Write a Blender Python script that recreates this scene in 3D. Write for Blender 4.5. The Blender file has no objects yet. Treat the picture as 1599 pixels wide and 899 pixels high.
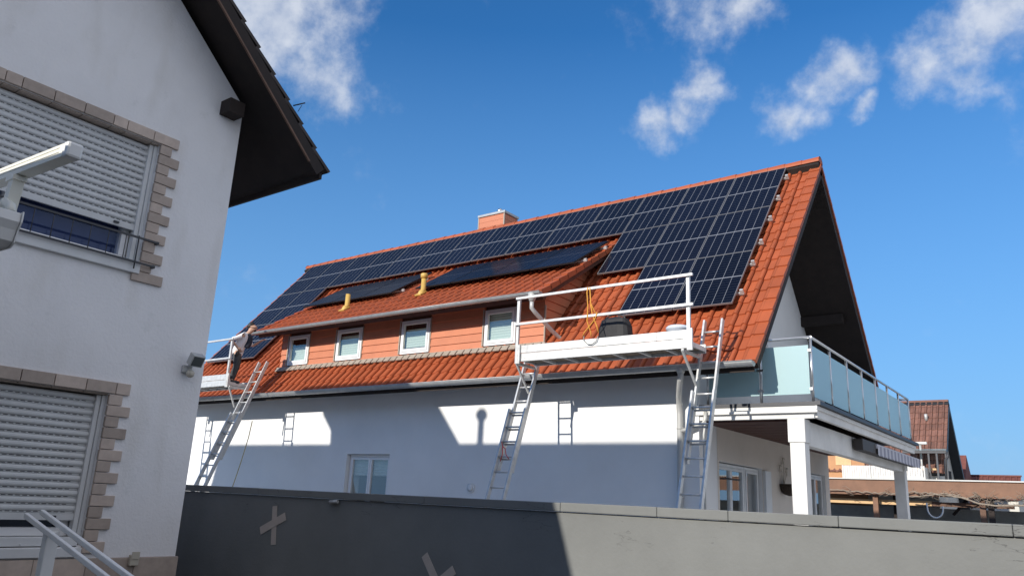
import bpy, math, random
from mathutils import Vector, Matrix
random.seed(7)
sc = bpy.context.scene
COL = sc.collection
rad = math.radians

# ------------------------------------------------------------------ calibration of the place (metres)
TH = rad(48.788)            # pitch of the main roof
ZR = 9.256                  # ridge height
SL = 6.861                  # length of the roof slope
LX = 17.283                 # length of the ridge
CT, ST, TT = math.cos(TH), math.sin(TH), math.tan(TH)
EY, EZ = -SL * CT, ZR - SL * ST      # eave line of the front slope
YF, YB = -3.8, 3.8                   # front and back wall
XG, XW = -1.25, -16.9                # gable walls
SUN_T = Vector((.13, 1.0, -.40)).normalized()   # the way sunlight travels

# ------------------------------------------------------------------ helpers
class MB:
    def __init__(s):
        s.v = []; s.f = []; s.m = []; s.t = []; s.sm = []; s.uv = {}
    def face(s, pts, mi=0, tint=.5, smooth=False):
        i = len(s.v); s.v += [tuple(p) for p in pts]
        s.f.append(tuple(range(i, i + len(pts)))); s.m.append(mi); s.t.append(tint); s.sm.append(smooth)
        return s
    def box(s, x0, x1, y0, y1, z0, z1, mi=0, tint=.5):
        return s.obox(((x0+x1)/2, (y0+y1)/2, (z0+z1)/2), (1,0,0), (0,1,0), (0,0,1), abs(x1-x0)/2, abs(y1-y0)/2, abs(z1-z0)/2, mi, tint)
    def obox(s, c, ax, ay, az, hx, hy, hz, mi=0, tint=.5):
        c, ax, ay, az = Vector(c), Vector(ax)*hx, Vector(ay)*hy, Vector(az)*hz
        i = len(s.v)
        for k in range(8):
            s.v.append(tuple(c + (ax if k & 1 else -ax) + (ay if k & 2 else -ay) + (az if k & 4 else -az)))
        for q in ((0,2,3,1),(4,5,7,6),(0,1,5,4),(2,6,7,3),(0,4,6,2),(1,3,7,5)):
            s.f.append(tuple(i+k for k in q)); s.m.append(mi); s.t.append(tint); s.sm.append(False)
        return s
    def bar(s, p0, p1, w, d, up=(0,0,1), mi=0):
        """square bar from p0 to p1: w across, d along 'up'"""
        p0, p1 = Vector(p0), Vector(p1); a = (p1-p0).normalized()
        side = a.cross(Vector(up)).normalized(); u = side.cross(a).normalized()
        return s.obox((p0+p1)/2, a, side, u, (p1-p0).length/2, w/2, d/2, mi)
    def prism(s, poly, axis, a0, a1, mi=0):
        """poly: 2D points in the two other axes (in order), extruded along axis 0/1/2"""
        def P(q, a):
            l = [q[0], q[1]]; l.insert(axis, a); return tuple(l)
        n = len(poly); i = len(s.v)
        s.v += [P(q, a0) for q in poly] + [P(q, a1) for q in poly]
        s.f.append(tuple(range(i, i+n))); s.f.append(tuple(range(i+2*n-1, i+n-1, -1)))
        for k in range(n):
            s.f.append((i+k, i+n+k, i+n+(k+1) % n, i+(k+1) % n))
        s.m += [mi]*(n+2); s.t += [.5]*(n+2); s.sm += [False]*(n+2)
        return s
    def tube(s, pts, r, n=10, mi=0, caps=True):
        pts = [Vector(p) for p in pts]; m = len(pts)
        rs = r if isinstance(r, (list, tuple)) else [r]*m
        i = len(s.v); prev = None
        for k, p in enumerate(pts):
            a = (pts[min(k+1, m-1)] - pts[max(k-1, 0)]).normalized()
            if prev is None:
                ref = Vector((0,0,1)) if abs(a.z) < .9 else Vector((1,0,0))
                side = a.cross(ref).normalized()
            else:
                side = (prev - a*prev.dot(a)).normalized()
            prev = side; u = a.cross(side)
            for j in range(n):
                t = 2*math.pi*j/n
                s.v.append(tuple(p + (side*math.cos(t) + u*math.sin(t))*rs[k]))
        for k in range(m-1):
            for j in range(n):
                s.f.append((i+k*n+j, i+k*n+(j+1) % n, i+(k+1)*n+(j+1) % n, i+(k+1)*n+j))
                s.m.append(mi); s.t.append(.5); s.sm.append(True)
        if caps:
            s.f.append(tuple(i+j for j in range(n-1, -1, -1))); s.f.append(tuple(i+(m-1)*n+j for j in range(n)))
            s.m += [mi]*2; s.t += [.5]*2; s.sm += [False]*2
        return s
    def lathe(s, prof, c=(0,0,0), n=20, mi=0):
        return s.tube([(c[0], c[1], c[2]+z) for r, z in prof], [max(r, .0005) for r, z in prof], n, mi)
    def build(s, name, mat, parent=None, bevel=0, loc=None):
        o0 = Vector((0,0,0))
        if parent is not None:
            o0 = parent_world(parent)
        me = bpy.data.meshes.new(name)
        me.from_pydata([tuple(Vector(v) - o0) for v in s.v], [], s.f)
        for m in (mat if isinstance(mat, (list, tuple)) else [mat]): me.materials.append(m)
        me.polygons.foreach_set('material_index', s.m)
        me.polygons.foreach_set('use_smooth', s.sm)
        at = me.attributes.new('tint', 'FLOAT', 'FACE'); at.data.foreach_set('value', s.t)
        if not any(s.sm) or True:
            import bmesh
            b = bmesh.new(); b.from_mesh(me); bmesh.ops.recalc_face_normals(b, faces=b.faces); b.to_mesh(me); b.free()
        o = bpy.data.objects.new(name, me); COL.objects.link(o)
        if parent is not None: o.parent = parent
        if bevel:
            bv = o.modifiers.new('edge', 'BEVEL'); bv.width = bevel; bv.segments = 2; bv.limit_method = 'ANGLE'; bv.angle_limit = rad(40)
        return o

def parent_world(o):
    p = Vector((0,0,0))
    while o is not None:
        p = p + o.location; o = o.parent
    return p

def thing(name, label, cat, loc=(0,0,0), group=None):
    o = bpy.data.objects.new(name, None); COL.objects.link(o); o.location = loc
    o.empty_display_size = .2
    o['label'] = label; o['category'] = cat
    if group: o['group'] = group
    return o

def copy_tree(o, parent=None):
    c = o.copy(); COL.objects.link(c); c.parent = parent
    for ch in [x for x in o.children]:
        copy_tree(ch, c)
    return c

# ------------------------------------------------------------------ materials
def mat(name, base, rough=.6, metal=0., noise=None, bump=None, spec=None, var=0., tint=0.):
    """noise=(scale, dark, light): mottled base; bump=(scale, strength, distance); tint: per-face variation"""
    m = bpy.data.materials.new(name); m.use_nodes = True
    nt = m.node_tree; N = nt.nodes; L = nt.links
    b = N['Principled BSDF']
    b.inputs['Base Color'].default_value = (*base, 1); b.inputs['Roughness'].default_value = rough
    b.inputs['Metallic'].default_value = metal
    if spec is not None: b.inputs['Specular IOR Level'].default_value = spec
    tc = N.new('ShaderNodeTexCoord')
    col = None
    if noise:
        sc_, lo, hi = noise
        nz = N.new('ShaderNodeTexNoise'); nz.inputs['Scale'].default_value = sc_; nz.inputs['Detail'].default_value = 6; nz.inputs['Roughness'].default_value = .62
        L.new(tc.outputs['Object'], nz.inputs['Vector'])
        r = N.new('ShaderNodeMapRange'); r.inputs['From Min'].default_value = .3; r.inputs['From Max'].default_value = .7
        r.inputs['To Min'].default_value = lo; r.inputs['To Max'].default_value = hi
        L.new(nz.outputs['Fac'], r.inputs['Value'])
        col = r.outputs['Result']
    if tint:
        at = N.new('ShaderNodeAttribute'); at.attribute_name = 'tint'
        r2 = N.new('ShaderNodeMapRange'); r2.inputs['To Min'].default_value = 1-tint; r2.inputs['To Max'].default_value = 1+tint
        L.new(at.outputs['Fac'], r2.inputs['Value'])
        if col is None: col = r2.outputs['Result']
        else:
            mm = N.new('ShaderNodeMath'); mm.operation = 'MULTIPLY'
            L.new(col, mm.inputs[0]); L.new(r2.outputs['Result'], mm.inputs[1]); col = mm.outputs[0]
    if col is not None:
        vm = N.new('ShaderNodeVectorMath'); vm.operation = 'SCALE'; vm.inputs[0].default_value = base
        L.new(col, vm.inputs['Scale']); L.new(vm.outputs[0], b.inputs['Base Color'])
    if bump:
        bn = N.new('ShaderNodeTexNoise'); bn.inputs['Scale'].default_value = bump[0]; bn.inputs['Detail'].default_value = 5
        L.new(tc.outputs['Object'], bn.inputs['Vector'])
        bp = N.new('ShaderNodeBump'); bp.inputs['Strength'].default_value = bump[1]; bp.inputs['Distance'].default_value = bump[2]
        L.new(bn.outputs['Fac'], bp.inputs['Height']); L.new(bp.outputs[0], b.inputs['Normal'])
    return m

M = {}
M['stucco'] = mat('white_stucco', (.80,.80,.79), .85, noise=(.7,.93,1.03), bump=(120,.25,.004))
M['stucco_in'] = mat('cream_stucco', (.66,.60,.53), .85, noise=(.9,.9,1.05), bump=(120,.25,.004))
M['beam_white'] = mat('painted_render', (.74,.73,.70), .8, noise=(2.2,.84,1.05), bump=(70,.2,.003))
M['tile'] = mat('clay_tile', (.37,.085,.028), .62, noise=(2.3,.88,1.08), bump=(90,.15,.003), tint=.11)
M['tile_side'] = mat('clay_verge', (.40,.105,.045), .6, noise=(4,.8,1.1))
M['cladding'] = mat('terracotta_board', (.55,.195,.10), .6, noise=(3,.92,1.06), tint=.05)
M['board_gap'] = mat('board_joint', (.12,.05,.03), .9)
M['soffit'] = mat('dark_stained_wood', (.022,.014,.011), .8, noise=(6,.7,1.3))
M['soffit_brown'] = mat('brown_wood_ceiling', (.085,.03,.018), .65, noise=(6,.75,1.2))
M['zinc'] = mat('zinc_sheet', (.42,.43,.43), .42, .55, noise=(5,.82,1.08))
M['zinc_light'] = mat('grey_pipe', (.50,.50,.48), .5, .2, noise=(5,.9,1.05))
M['alu'] = mat('worn_aluminium', (.70,.70,.685), .42, .35, noise=(11,.78,1.06))
M['ladder_alu'] = mat('ladder_aluminium', (.63,.63,.62), .4, .45, noise=(11,.75,1.08))
M['alu_dull'] = mat('dull_aluminium', (.60,.60,.58), .5, .3, noise=(9,.8,1.05))
M['steel'] = mat('brushed_steel', (.62,.63,.64), .28, .9, noise=(20,.9,1.05))
M['deck'] = mat('plywood_deck', (.20,.15,.10), .8, noise=(8,.7,1.2))
M['pvc'] = mat('white_pvc', (.80,.80,.80), .35)
M['pvc_dirty'] = mat('aged_white_pvc', (.68,.69,.69), .45, noise=(4,.9,1.03))
M['shutter'] = mat('roller_shutter', (.60,.61,.61), .5, noise=(6,.93,1.04))
M['shutter_gap'] = mat('shutter_slot', (.07,.07,.075), .8)
M['brick'] = mat('beige_brick', (.48,.395,.335), .82, noise=(14,.86,1.08), bump=(160,.3,.002), tint=.2)
M['mortar'] = mat('mortar', (.30,.26,.23), .9)
M['dark_tile'] = mat('dark_roof_tile', (.055,.042,.036), .75, noise=(7,.7,1.2), tint=.2)
M['batten'] = mat('worn_brown_batten', (.16,.09,.06), .75, noise=(9,.7,1.2))
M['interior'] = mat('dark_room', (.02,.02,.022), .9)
M['blind'] = mat('pale_green_blind', (.56,.62,.55), .8)
M['curtain'] = mat('pale_curtain', (.45,.45,.42), .9, noise=(10,.85,1.1))
M['lead'] = mat('lead_flashing', (.38,.32,.26), .6, noise=(8,.85,1.1))
M['vent_yellow'] = mat('ochre_vent_plastic', (.62,.40,.10), .5, noise=(9,.85,1.05))
M['black'] = mat('black_fabric', (.018,.018,.02), .7, noise=(14,.7,1.3))
M['black_plastic'] = mat('black_plastic', (.02,.02,.022), .4)
M['asphalt'] = mat('paving', (.10,.098,.094), .9, noise=(1.2,.8,1.2))
M['brown_paint'] = mat('brown_fascia', (.21,.105,.06), .65, noise=(3,.8,1.1))
M['wood'] = mat('raw_timber', (.66,.43,.22), .7, noise=(5,.85,1.08))
M['wood_dark'] = mat('old_timber', (.13,.07,.045), .75, noise=(5,.75,1.2))
M['concrete'] = mat('grey_blockwork', (.36,.36,.33), .9, noise=(3,.8,1.1))
M['orange_wall'] = mat('orange_render', (.48,.25,.12), .8, noise=(2,.9,1.05))
M['far_wall'] = mat('far_render', (.62,.60,.54), .85, noise=(2,.92,1.05))
M['far_tile'] = mat('brown_clay_tile', (.19,.09,.065), .75, noise=(2.5,.8,1.15), tint=.22)
M['red_tile'] = mat('red_brown_tile', (.17,.055,.042), .75, noise=(2.5,.8,1.15), tint=.2)
M['iron'] = mat('anthracite_metal', (.05,.052,.058), .5, .3)
M['skin'] = mat('skin', (.50,.30,.21), .55)
M['shirt'] = mat('white_shirt', (.74,.73,.74), .85, noise=(7,.86,1.05), bump=(14,.5,.02))
M['trouser'] = mat('charcoal_work_trousers', (.055,.055,.057), .85, noise=(9,.75,1.2), bump=(14,.5,.02))
M['navy'] = mat('navy_vest', (.018,.02,.034), .8, noise=(9,.8,1.2))
M['hair'] = mat('dark_hair', (.018,.012,.009), .6)
M['leather'] = mat('tool_belt', (.03,.025,.022), .7)
M['rope_o'] = mat('orange_rope', (.72,.34,.05), .75)
M['rope_y'] = mat('old_yellow_rope', (.45,.38,.20), .8)
M['rope_r'] = mat('red_ribbon', (.60,.05,.05), .6)
M['cord'] = mat('grey_cord', (.3,.3,.28), .8)
M['tape'] = mat('beige_masking_tape', (.50,.43,.37), .7, noise=(12,.9,1.05))
M['lamp_glass'] = mat('floodlight_glass', (.10,.11,.11), .15)
M['beige_plastic'] = mat('beige_plastic', (.50,.46,.38), .5)
M['basket'] = mat('dry_moss_basket', (.05,.035,.025), .95, noise=(30,.5,1.6), bump=(40,1,.03))
M['vine'] = mat('bare_vine', (.28,.23,.18), .9, noise=(12,.7,1.2))
M['white_metal'] = mat('white_coated_metal', (.78,.78,.76), .38, noise=(5,.95,1.02))
M['cream_metal'] = mat('cream_coated_metal', (.80,.79,.70), .38, noise=(6,.92,1.03))
M['dish'] = mat('white_blue_enamel', (.62,.68,.76), .3)
M['shade_fabric'] = mat('grey_shade_sheet', (.34,.34,.35), .85)
M['balus'] = mat('white_balustrade', (.60,.59,.56), .6)

# clay wall of the plot: grey paint, hairline cracks near the top
def fence_mat():
    m = mat('grey_wall_paint', (.178,.183,.176), .75, noise=(1.7,.86,1.10), bump=(45,.35,.004))
    nt = m.node_tree; N = nt.nodes; L = nt.links; b = N['Principled BSDF']
    src = b.inputs['Base Color'].links[0].from_socket
    tc = N.new('ShaderNodeTexCoord')
    mp = N.new('ShaderNodeMapping'); mp.inputs['Scale'].default_value = (1.3,1,7)
    L.new(tc.outputs['Object'], mp.inputs['Vector'])
    nz = N.new('ShaderNodeTexNoise'); nz.inputs['Scale'].default_value = 5; nz.inputs['Detail'].default_value = 4
    L.new(mp.outputs[0], nz.inputs['Vector'])
    vm = N.new('ShaderNodeMixRGB'); vm.inputs['Fac'].default_value = .25
    L.new(mp.outputs[0], vm.inputs['Color1']); L.new(nz.outputs['Color'], vm.inputs['Color2'])
    vo = N.new('ShaderNodeTexVoronoi'); vo.feature = 'DISTANCE_TO_EDGE'; vo.inputs['Scale'].default_value = 4.5
    L.new(vm.outputs[0], vo.inputs['Vector'])
    lt = N.new('ShaderNodeMath'); lt.operation = 'LESS_THAN'; lt.inputs[1].default_value = .016
    L.new(vo.outputs['Distance'], lt.inputs[0])
    n2 = N.new('ShaderNodeTexNoise'); n2.inputs['Scale'].default_value = 2.3; L.new(tc.outputs['Object'], n2.inputs['Vector'])
    g2 = N.new('ShaderNodeMath'); g2.operation = 'GREATER_THAN'; g2.inputs[1].default_value = .60; L.new(n2.outputs['Fac'], g2.inputs[0])
    sx = N.new('ShaderNodeSeparateXYZ'); L.new(tc.outputs['Object'], sx.inputs[0])
    gz = N.new('ShaderNodeMapRange'); gz.inputs['From Min'].default_value = 1.42; gz.inputs['From Max'].default_value = 1.6
    L.new(sx.outputs['Z'], gz.inputs['Value'])
    a = N.new('ShaderNodeMath'); a.operation = 'MULTIPLY'; L.new(lt.outputs[0], a.inputs[0]); L.new(g2.outputs[0], a.inputs[1])
    a2 = N.new('ShaderNodeMath'); a2.operation = 'MULTIPLY'; L.new(a.outputs[0], a2.inputs[0]); L.new(gz.outputs[0], a2.inputs[1])
    a3 = N.new('ShaderNodeMath'); a3.operation = 'MULTIPLY'; a3.inputs[1].default_value = .55; L.new(a2.outputs[0], a3.inputs[0])
    mx = N.new('ShaderNodeMixRGB'); mx.inputs['Color2'].default_value = (.04,.04,.04,1)
    L.new(a3.outputs[0], mx.inputs['Fac']); L.new(src, mx.inputs['Color1']); L.new(mx.outputs[0], b.inputs['Base Color'])
    return m
M['fence'] = fence_mat()

# old stucco of the near house: mottled with greenish grime patches
def old_stucco():
    m = mat('weathered_stucco', (.81,.80,.80), .88, noise=(.9,.92,1.04), bump=(48,.5,.006))
    nt = m.node_tree; N = nt.nodes; L = nt.links; b = N['Principled BSDF']
    src = b.inputs['Base Color'].links[0].from_socket
    tc = N.new('ShaderNodeTexCoord')
    nz = N.new('ShaderNodeTexNoise'); nz.inputs['Scale'].default_value = 3.2; nz.inputs['Detail'].default_value = 8; nz.inputs['Roughness'].default_value = .7
    L.new(tc.outputs['Object'], nz.inputs['Vector'])
    r = N.new('ShaderNodeMapRange'); r.inputs['From Min'].default_value = .60; r.inputs['From Max'].default_value = .78; r.inputs['To Max'].default_value = .5
    L.new(nz.outputs['Fac'], r.inputs['Value'])
    mx = N.new('ShaderNodeMixRGB'); mx.inputs['Color2'].default_value = (.50,.51,.49,1)
    L.new(r.outputs[0], mx.inputs['Fac']); L.new(src, mx.inputs['Color1'])
    # water stains under the roof edge and the sills: where Z is high near the verge
    n2 = N.new('ShaderNodeTexNoise'); n2.inputs['Scale'].default_value = 1.6; n2.inputs['Detail'].default_value = 5
    mp = N.new('ShaderNodeMapping'); mp.inputs['Scale'].default_value = (1,2.2,.7); L.new(tc.outputs['Object'], mp.inputs['Vector']); L.new(mp.outputs[0], n2.inputs['Vector'])
    r3 = N.new('ShaderNodeMapRange'); r3.inputs['From Min'].default_value = .52; r3.inputs['From Max'].default_value = .75; r3.inputs['To Max'].default_value = .35
    L.new(n2.outputs['Fac'], r3.inputs['Value'])
    m2 = N.new('ShaderNodeMixRGB'); m2.inputs['Color2'].default_value = (.55,.52,.46,1)
    L.new(r3.outputs[0], m2.inputs['Fac']); L.new(mx.outputs[0], m2.inputs['Color1'])
    L.new(m2.outputs[0], b.inputs['Base Color'])
    return m
M['old_stucco'] = old_stucco()

def glass_mat(name, tint=(.9,.95,.95), gloss=(1,1,1), f0=.16):
    """thin window pane: mirrors by Fresnel, lets the rest through"""
    m = bpy.data.materials.new(name); m.use_nodes = True
    nt = m.node_tree; N = nt.nodes; L = nt.links; N.remove(N['Principled BSDF'])
    t = N.new('ShaderNodeBsdfTransparent'); t.inputs['Color'].default_value = (*tint, 1)
    g = N.new('ShaderNodeBsdfGlossy'); g.inputs['Roughness'].default_value = .02
    lw = N.new('ShaderNodeLayerWeight'); lw.inputs['Blend'].default_value = .5
    pw = N.new('ShaderNodeMath'); pw.operation = 'POWER'; pw.inputs[1].default_value = 3; L.new(lw.outputs['Facing'], pw.inputs[0])
    fr = N.new('ShaderNodeMath'); fr.operation = 'MULTIPLY_ADD'; fr.inputs[1].default_value = .7; fr.inputs[2].default_value = f0; L.new(pw.outputs[0], fr.inputs[0]); g.inputs['Color'].default_value = (*gloss, 1)
    mx = N.new('ShaderNodeMixShader')
    L.new(fr.outputs[0], mx.inputs[0]); L.new(t.outputs[0], mx.inputs[1]); L.new(g.outputs[0], mx.inputs[2])
    L.new(mx.outputs[0], N['Material Output'].inputs['Surface'])
    return m
M['glass'] = glass_mat('window_glass')
M['glass_dark'] = glass_mat('sky_blue_glass', (.75,.8,.9), (.5,.65,1.0), .04)  # mirror colour tinted blue so its reflection reads as blue sky

def frosted():
    m = bpy.data.materials.new('frosted_balcony_glass'); m.use_nodes = True
    nt = m.node_tree; N = nt.nodes; L = nt.links
    b = N['Principled BSDF']; b.inputs['Base Color'].default_value = (.53,.72,.73,1); b.inputs['Roughness'].default_value = .22
    b.inputs['Specular IOR Level'].default_value = .6
    t = N.new('ShaderNodeBsdfTranslucent'); t.inputs['Color'].default_value = (.45,.66,.72,1)
    mx = N.new('ShaderNodeMixShader'); mx.inputs[0].default_value = .32
    L.new(b.outputs[0], mx.inputs[1]); L.new(t.outputs[0], mx.inputs[2]); L.new(mx.outputs[0], N['Material Output'].inputs['Surface'])
    return m
M['frosted'] = frosted()

def pv_mat(name, line, dim, rough, base=(.0042,.0055,.0125)):
    """cell grid of a module from its UV: 6 columns, 2 x 10 half cells, a gap in the middle"""
    m = bpy.data.materials.new(name); m.use_nodes = True
    nt = m.node_tree; N = nt.nodes; L = nt.links; b = N['Principled BSDF']
    b.inputs['Roughness'].default_value = rough; b.inputs['IOR'].default_value = 1.24
    uv = N.new('ShaderNodeUVMap'); sx = N.new('ShaderNodeSeparateXYZ'); L.new(uv.outputs[0], sx.inputs[0])
    def M2(op, a, bb):
        n = N.new('ShaderNodeMath'); n.operation = op
        for k, q in enumerate((a, bb)):
            if q is None: continue
            if isinstance(q, (int, float)): n.inputs[k].default_value = q
            else: L.new(q, n.inputs[k])
        return n.outputs[0]
    def grid(c, n, w):
        f = M2('FRACT', M2('MULTIPLY', c, n), None)
        d = M2('ABSOLUTE', M2('SUBTRACT', f, .5), None)
        return M2('GREATER_THAN', d, .5 - w*n/2)
    u, v = sx.outputs['X'], sx.outputs['Y']
    g1 = M2('MULTIPLY', grid(u, 6, .0085), line)
    g2 = M2('MULTIPLY', grid(v, 20, .0036), dim)
    g3 = M2('MULTIPLY', M2('LESS_THAN', M2('ABSOLUTE', M2('SUBTRACT', v, .5), None), .0085), line*1.15)
    g4 = M2('MULTIPLY', grid(u, 54, .0016), dim*.2)
    g = M2('MAXIMUM', M2('MAXIMUM', g1, g2), M2('MAXIMUM', g3, g4))
    nz = N.new('ShaderNodeTexNoise'); nz.inputs['Scale'].default_value = 1.3
    oi = N.new('ShaderNodeObjectInfo')
    vr = N.new('ShaderNodeMapRange'); vr.inputs['To Min'].default_value = .75; vr.inputs['To Max'].default_value = 1.35; L.new(oi.outputs['Random'], vr.inputs['Value'])
    vs = N.new('ShaderNodeVectorMath'); vs.operation = 'SCALE'; vs.inputs[0].default_value = base; L.new(vr.outputs[0], vs.inputs['Scale'])
    mx = N.new('ShaderNodeMixRGB'); mx.inputs['Color2'].default_value = (.42,.44,.48,1)
    L.new(g, mx.inputs['Fac']); L.new(vs.outputs[0], mx.inputs['Color1']); L.new(mx.outputs[0], b.inputs['Base Color'])
    # textured anti-reflective glass: a weak mirror that never gets strong
    b.inputs['Specular IOR Level'].default_value = 0
    gl = N.new('ShaderNodeBsdfGlossy'); gl.inputs['Roughness'].default_value = rough
    fr = N.new('ShaderNodeFresnel'); fr.inputs['IOR'].default_value = 1.35
    ms = N.new('ShaderNodeMixShader'); L.new(M2('MINIMUM', fr.outputs[0], .13), ms.inputs[0])
    L.new(b.outputs[0], ms.inputs[1]); L.new(gl.outputs[0], ms.inputs[2]); L.new(ms.outputs[0], N['Material Output'].inputs['Surface'])
    return m
M['pv'] = pv_mat('solar_cells', .44, .10, .16)
M['pv_black'] = pv_mat('black_solar_cells', .10, .05, .16, (.006,.009,.019))
M['pv_frame'] = mat('anodised_frame', (.26,.26,.265), .45, .4)
M['pv_frame_black'] = mat('black_frame', (.02,.02,.022), .4, .3)

# ------------------------------------------------------------------ tiles
def roof_pt(x, s, h=0., side=-1):
    """point on the main roof: s metres down from the ridge, h above the plane; side -1 front, +1 back"""
    return (x, side*(s*CT + h*ST), ZR - s*ST + h*CT)

def tiles(mb, P, u0, u1, s0, s1, wave=.235, course=.335, keep=None, base=-.105, roll=.048, mi=0, flip=False):
    """clay pantiles with a rounded roll, laid in courses from s0 (top) to s1 (eave)"""
    nu = max(1, round((u1-u0)/wave)); w = (u1-u0)/nu
    ns = max(1, round((s1-s0)/course)); c = (s1-s0)/ns
    prof = [(0,.0),(.06,.32),(.14,.78),(.22,.98),(.30,.98),(.37,.72),(.42,.2),(.445,-.75),(.475,-.75),(.505,-.06),(.65,-.09),(.85,-.08),(1.,.0)]
    for j in range(ns):
        sa, sb = s0 + j*c, s0 + (j+1)*c + .012
        for i in range(nu):
            uc, scn = u0 + (i+.5)*w, (sa+sb)/2
            if keep and not keep(uc, scn): continue
            t = random.random(); jit = random.uniform(-.003,.003); jl = random.uniform(-.006,.006)
            top = []; bot = []; und = []
            for q, h in prof:
                uu = u0 + (i+q)*w + jit
                if flip: uu = u0 + (i+1-q)*w + jit
                hh = base + h*roll
                sl = sb + jl + (.012 if .1 < q < .43 else 0)
                top.append(P(uu, sa, hh)); bot.append(P(uu, sl, hh + .024)); und.append(P(uu, sl, hh - .012))
            for k in range(len(prof)-1):
                mb.face((top[k], top[k+1], bot[k+1], bot[k]), mi, t, True)
                mb.face((bot[k], bot[k+1], und[k+1], und[k]), mi, t)
    return mb

# ================================================================== GROUND
g = MB().face(((-400,-400,0),(400,-400,0),(400,400,0),(-400,400,0))).build('ground', M['asphalt']); g['kind'] = 'structure'

M['slabs'] = mat('light_bounce_sheet', (.50,.49,.46), .9, noise=(1.6,.85,1.1))
dv = MB().face(((-20,-11.9,.004),(22,-11.9,.004),(22,17,.004),(-20,17,.004))).build('bounce_ground', M['slabs']); dv['kind'] = 'structure'  # pale ground sheet added to bounce sunlight onto the shaded facade
# ================================================================== MAIN HOUSE
house = thing('detached_house', 'white house with orange tiled roof, long dormer and glass balcony, carrying solar panels', 'house', (-9,0,0))

def wall_holes(mb, axis, plane, a0, a1, z0, z1, holes, depth, inward, mi=0, mi_back=1):
    """wall sheet at axis=plane with rectangular holes (a0,a1,z0,z1); reveals of the given depth and a dark back"""
    As = sorted({a0, a1, *[h[0] for h in holes], *[h[1] for h in holes]})
    Zs = sorted({z0, z1, *[h[2] for h in holes], *[h[3] for h in holes]})
    def P(a, z, d=0.):
        return (plane + d*inward, a, z) if axis == 0 else (a, plane + d*inward, z)
    for i in range(len(As)-1):
        for k in range(len(Zs)-1):
            am, zm = (As[i]+As[i+1])/2, (Zs[k]+Zs[k+1])/2
            if any(h[0] < am < h[1] and h[2] < zm < h[3] for h in holes): continue
            mb.face((P(As[i],Zs[k]), P(As[i+1],Zs[k]), P(As[i+1],Zs[k+1]), P(As[i],Zs[k+1])), mi)
    for h in holes:
        l, r, b, t = h[:4]
        mb.face((P(l,b), P(l,t), P(l,t,depth), P(l,b,depth)), mi); mb.face((P(r,b), P(r,t), P(r,t,depth), P(r,b,depth)), mi)
        mb.face((P(l,b), P(r,b), P(r,b,depth), P(l,b,depth)), mi); mb.face((P(l,t), P(r,t), P(r,t,depth), P(l,t,depth)), mi)
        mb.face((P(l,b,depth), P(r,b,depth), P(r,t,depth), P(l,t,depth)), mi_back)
    return mb

# walls: front, back, both gables
WIN = (-10.06,-8.64,1.35,2.61)
mb = MB()
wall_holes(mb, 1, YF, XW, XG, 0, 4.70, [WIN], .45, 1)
mb.face(((XW,YB,0),(XG,YB,0),(XG,YB,4.72),(XW,YB,4.72)))
DOORS = [(-2.97,-.83,.15,2.58),(2.2,3.45,.15,2.68)]
wall_holes(mb, 0, XG, YF, YB, 0, 3.3, DOORS, .5, -1)
top = ZR - .30
mb.face(((XG,YF,3.3),(XG,YB,3.3),(XG,YB,top-3.8*TT),(XG,0,top),(XG,YF,top-3.8*TT)))
mb.face(((XW,YF,0),(XW,YB,0),(XW,YB,top-3.8*TT),(XW,0,top),(XW,YF,top-3.8*TT)))
mb.build('wall', [M['stucco'], M['interior']], house)
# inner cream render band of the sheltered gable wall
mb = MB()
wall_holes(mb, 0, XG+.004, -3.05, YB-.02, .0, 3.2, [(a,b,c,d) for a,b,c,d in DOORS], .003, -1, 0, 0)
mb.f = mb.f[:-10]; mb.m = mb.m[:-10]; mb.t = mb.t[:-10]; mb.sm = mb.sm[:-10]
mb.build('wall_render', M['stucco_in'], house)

# roof: deck slabs, tiles, ridge, verges
DX0, DX1 = -13.05, -4.54           # dormer walls
def keep_front(u, s):
    y = -s*CT
    return not (DX0+.12 < u < DX1-.12 and -3.72 < y < -1.62)
rt = MB()
tiles(rt, lambda u, s, h: roof_pt(u, s, h, -1), -LX, 0, .05, SL, keep=keep_front)
roof = rt.build('roof', M['tile'], house)
rb = MB()
tiles(rb, lambda u, s, h: roof_pt(u, s, h, 1), -LX, 0, .05, SL, wave=.4, course=.67)
rb.build('roof', M['tile'], house)
mb = MB()
def deck(side):
    for (xa, xb) in ((-LX+.01,DX0+.1),(DX0+.1,DX1-.1),(DX1-.1,-.008)):
        segs = [(.0,SL-.05)]
        if side < 0 and xa > DX0 and xb < DX1: segs = [(.0,2.1),(5.72,SL-.05)]
        for sa, sb in segs:
            a = [roof_pt(x, s, h, side) for h in (-.145,-.28) for (x, s) in ((xa,sa),(xb,sa),(xb,sb),(xa,sb))]
            i = len(mb.v); mb.v += a
            for q in ((0,1,2,3),(7,6,5,4),(0,4,5,1),(1,5,6,2),(2,6,7,3),(3,7,4,0)):
                mb.f.append(tuple(i+k for k in q)); mb.m.append(0); mb.t.append(.5); mb.sm.append(False)
deck(-1); deck(1)
mb.build('roof_soffit', M['soffit'], house)
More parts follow.
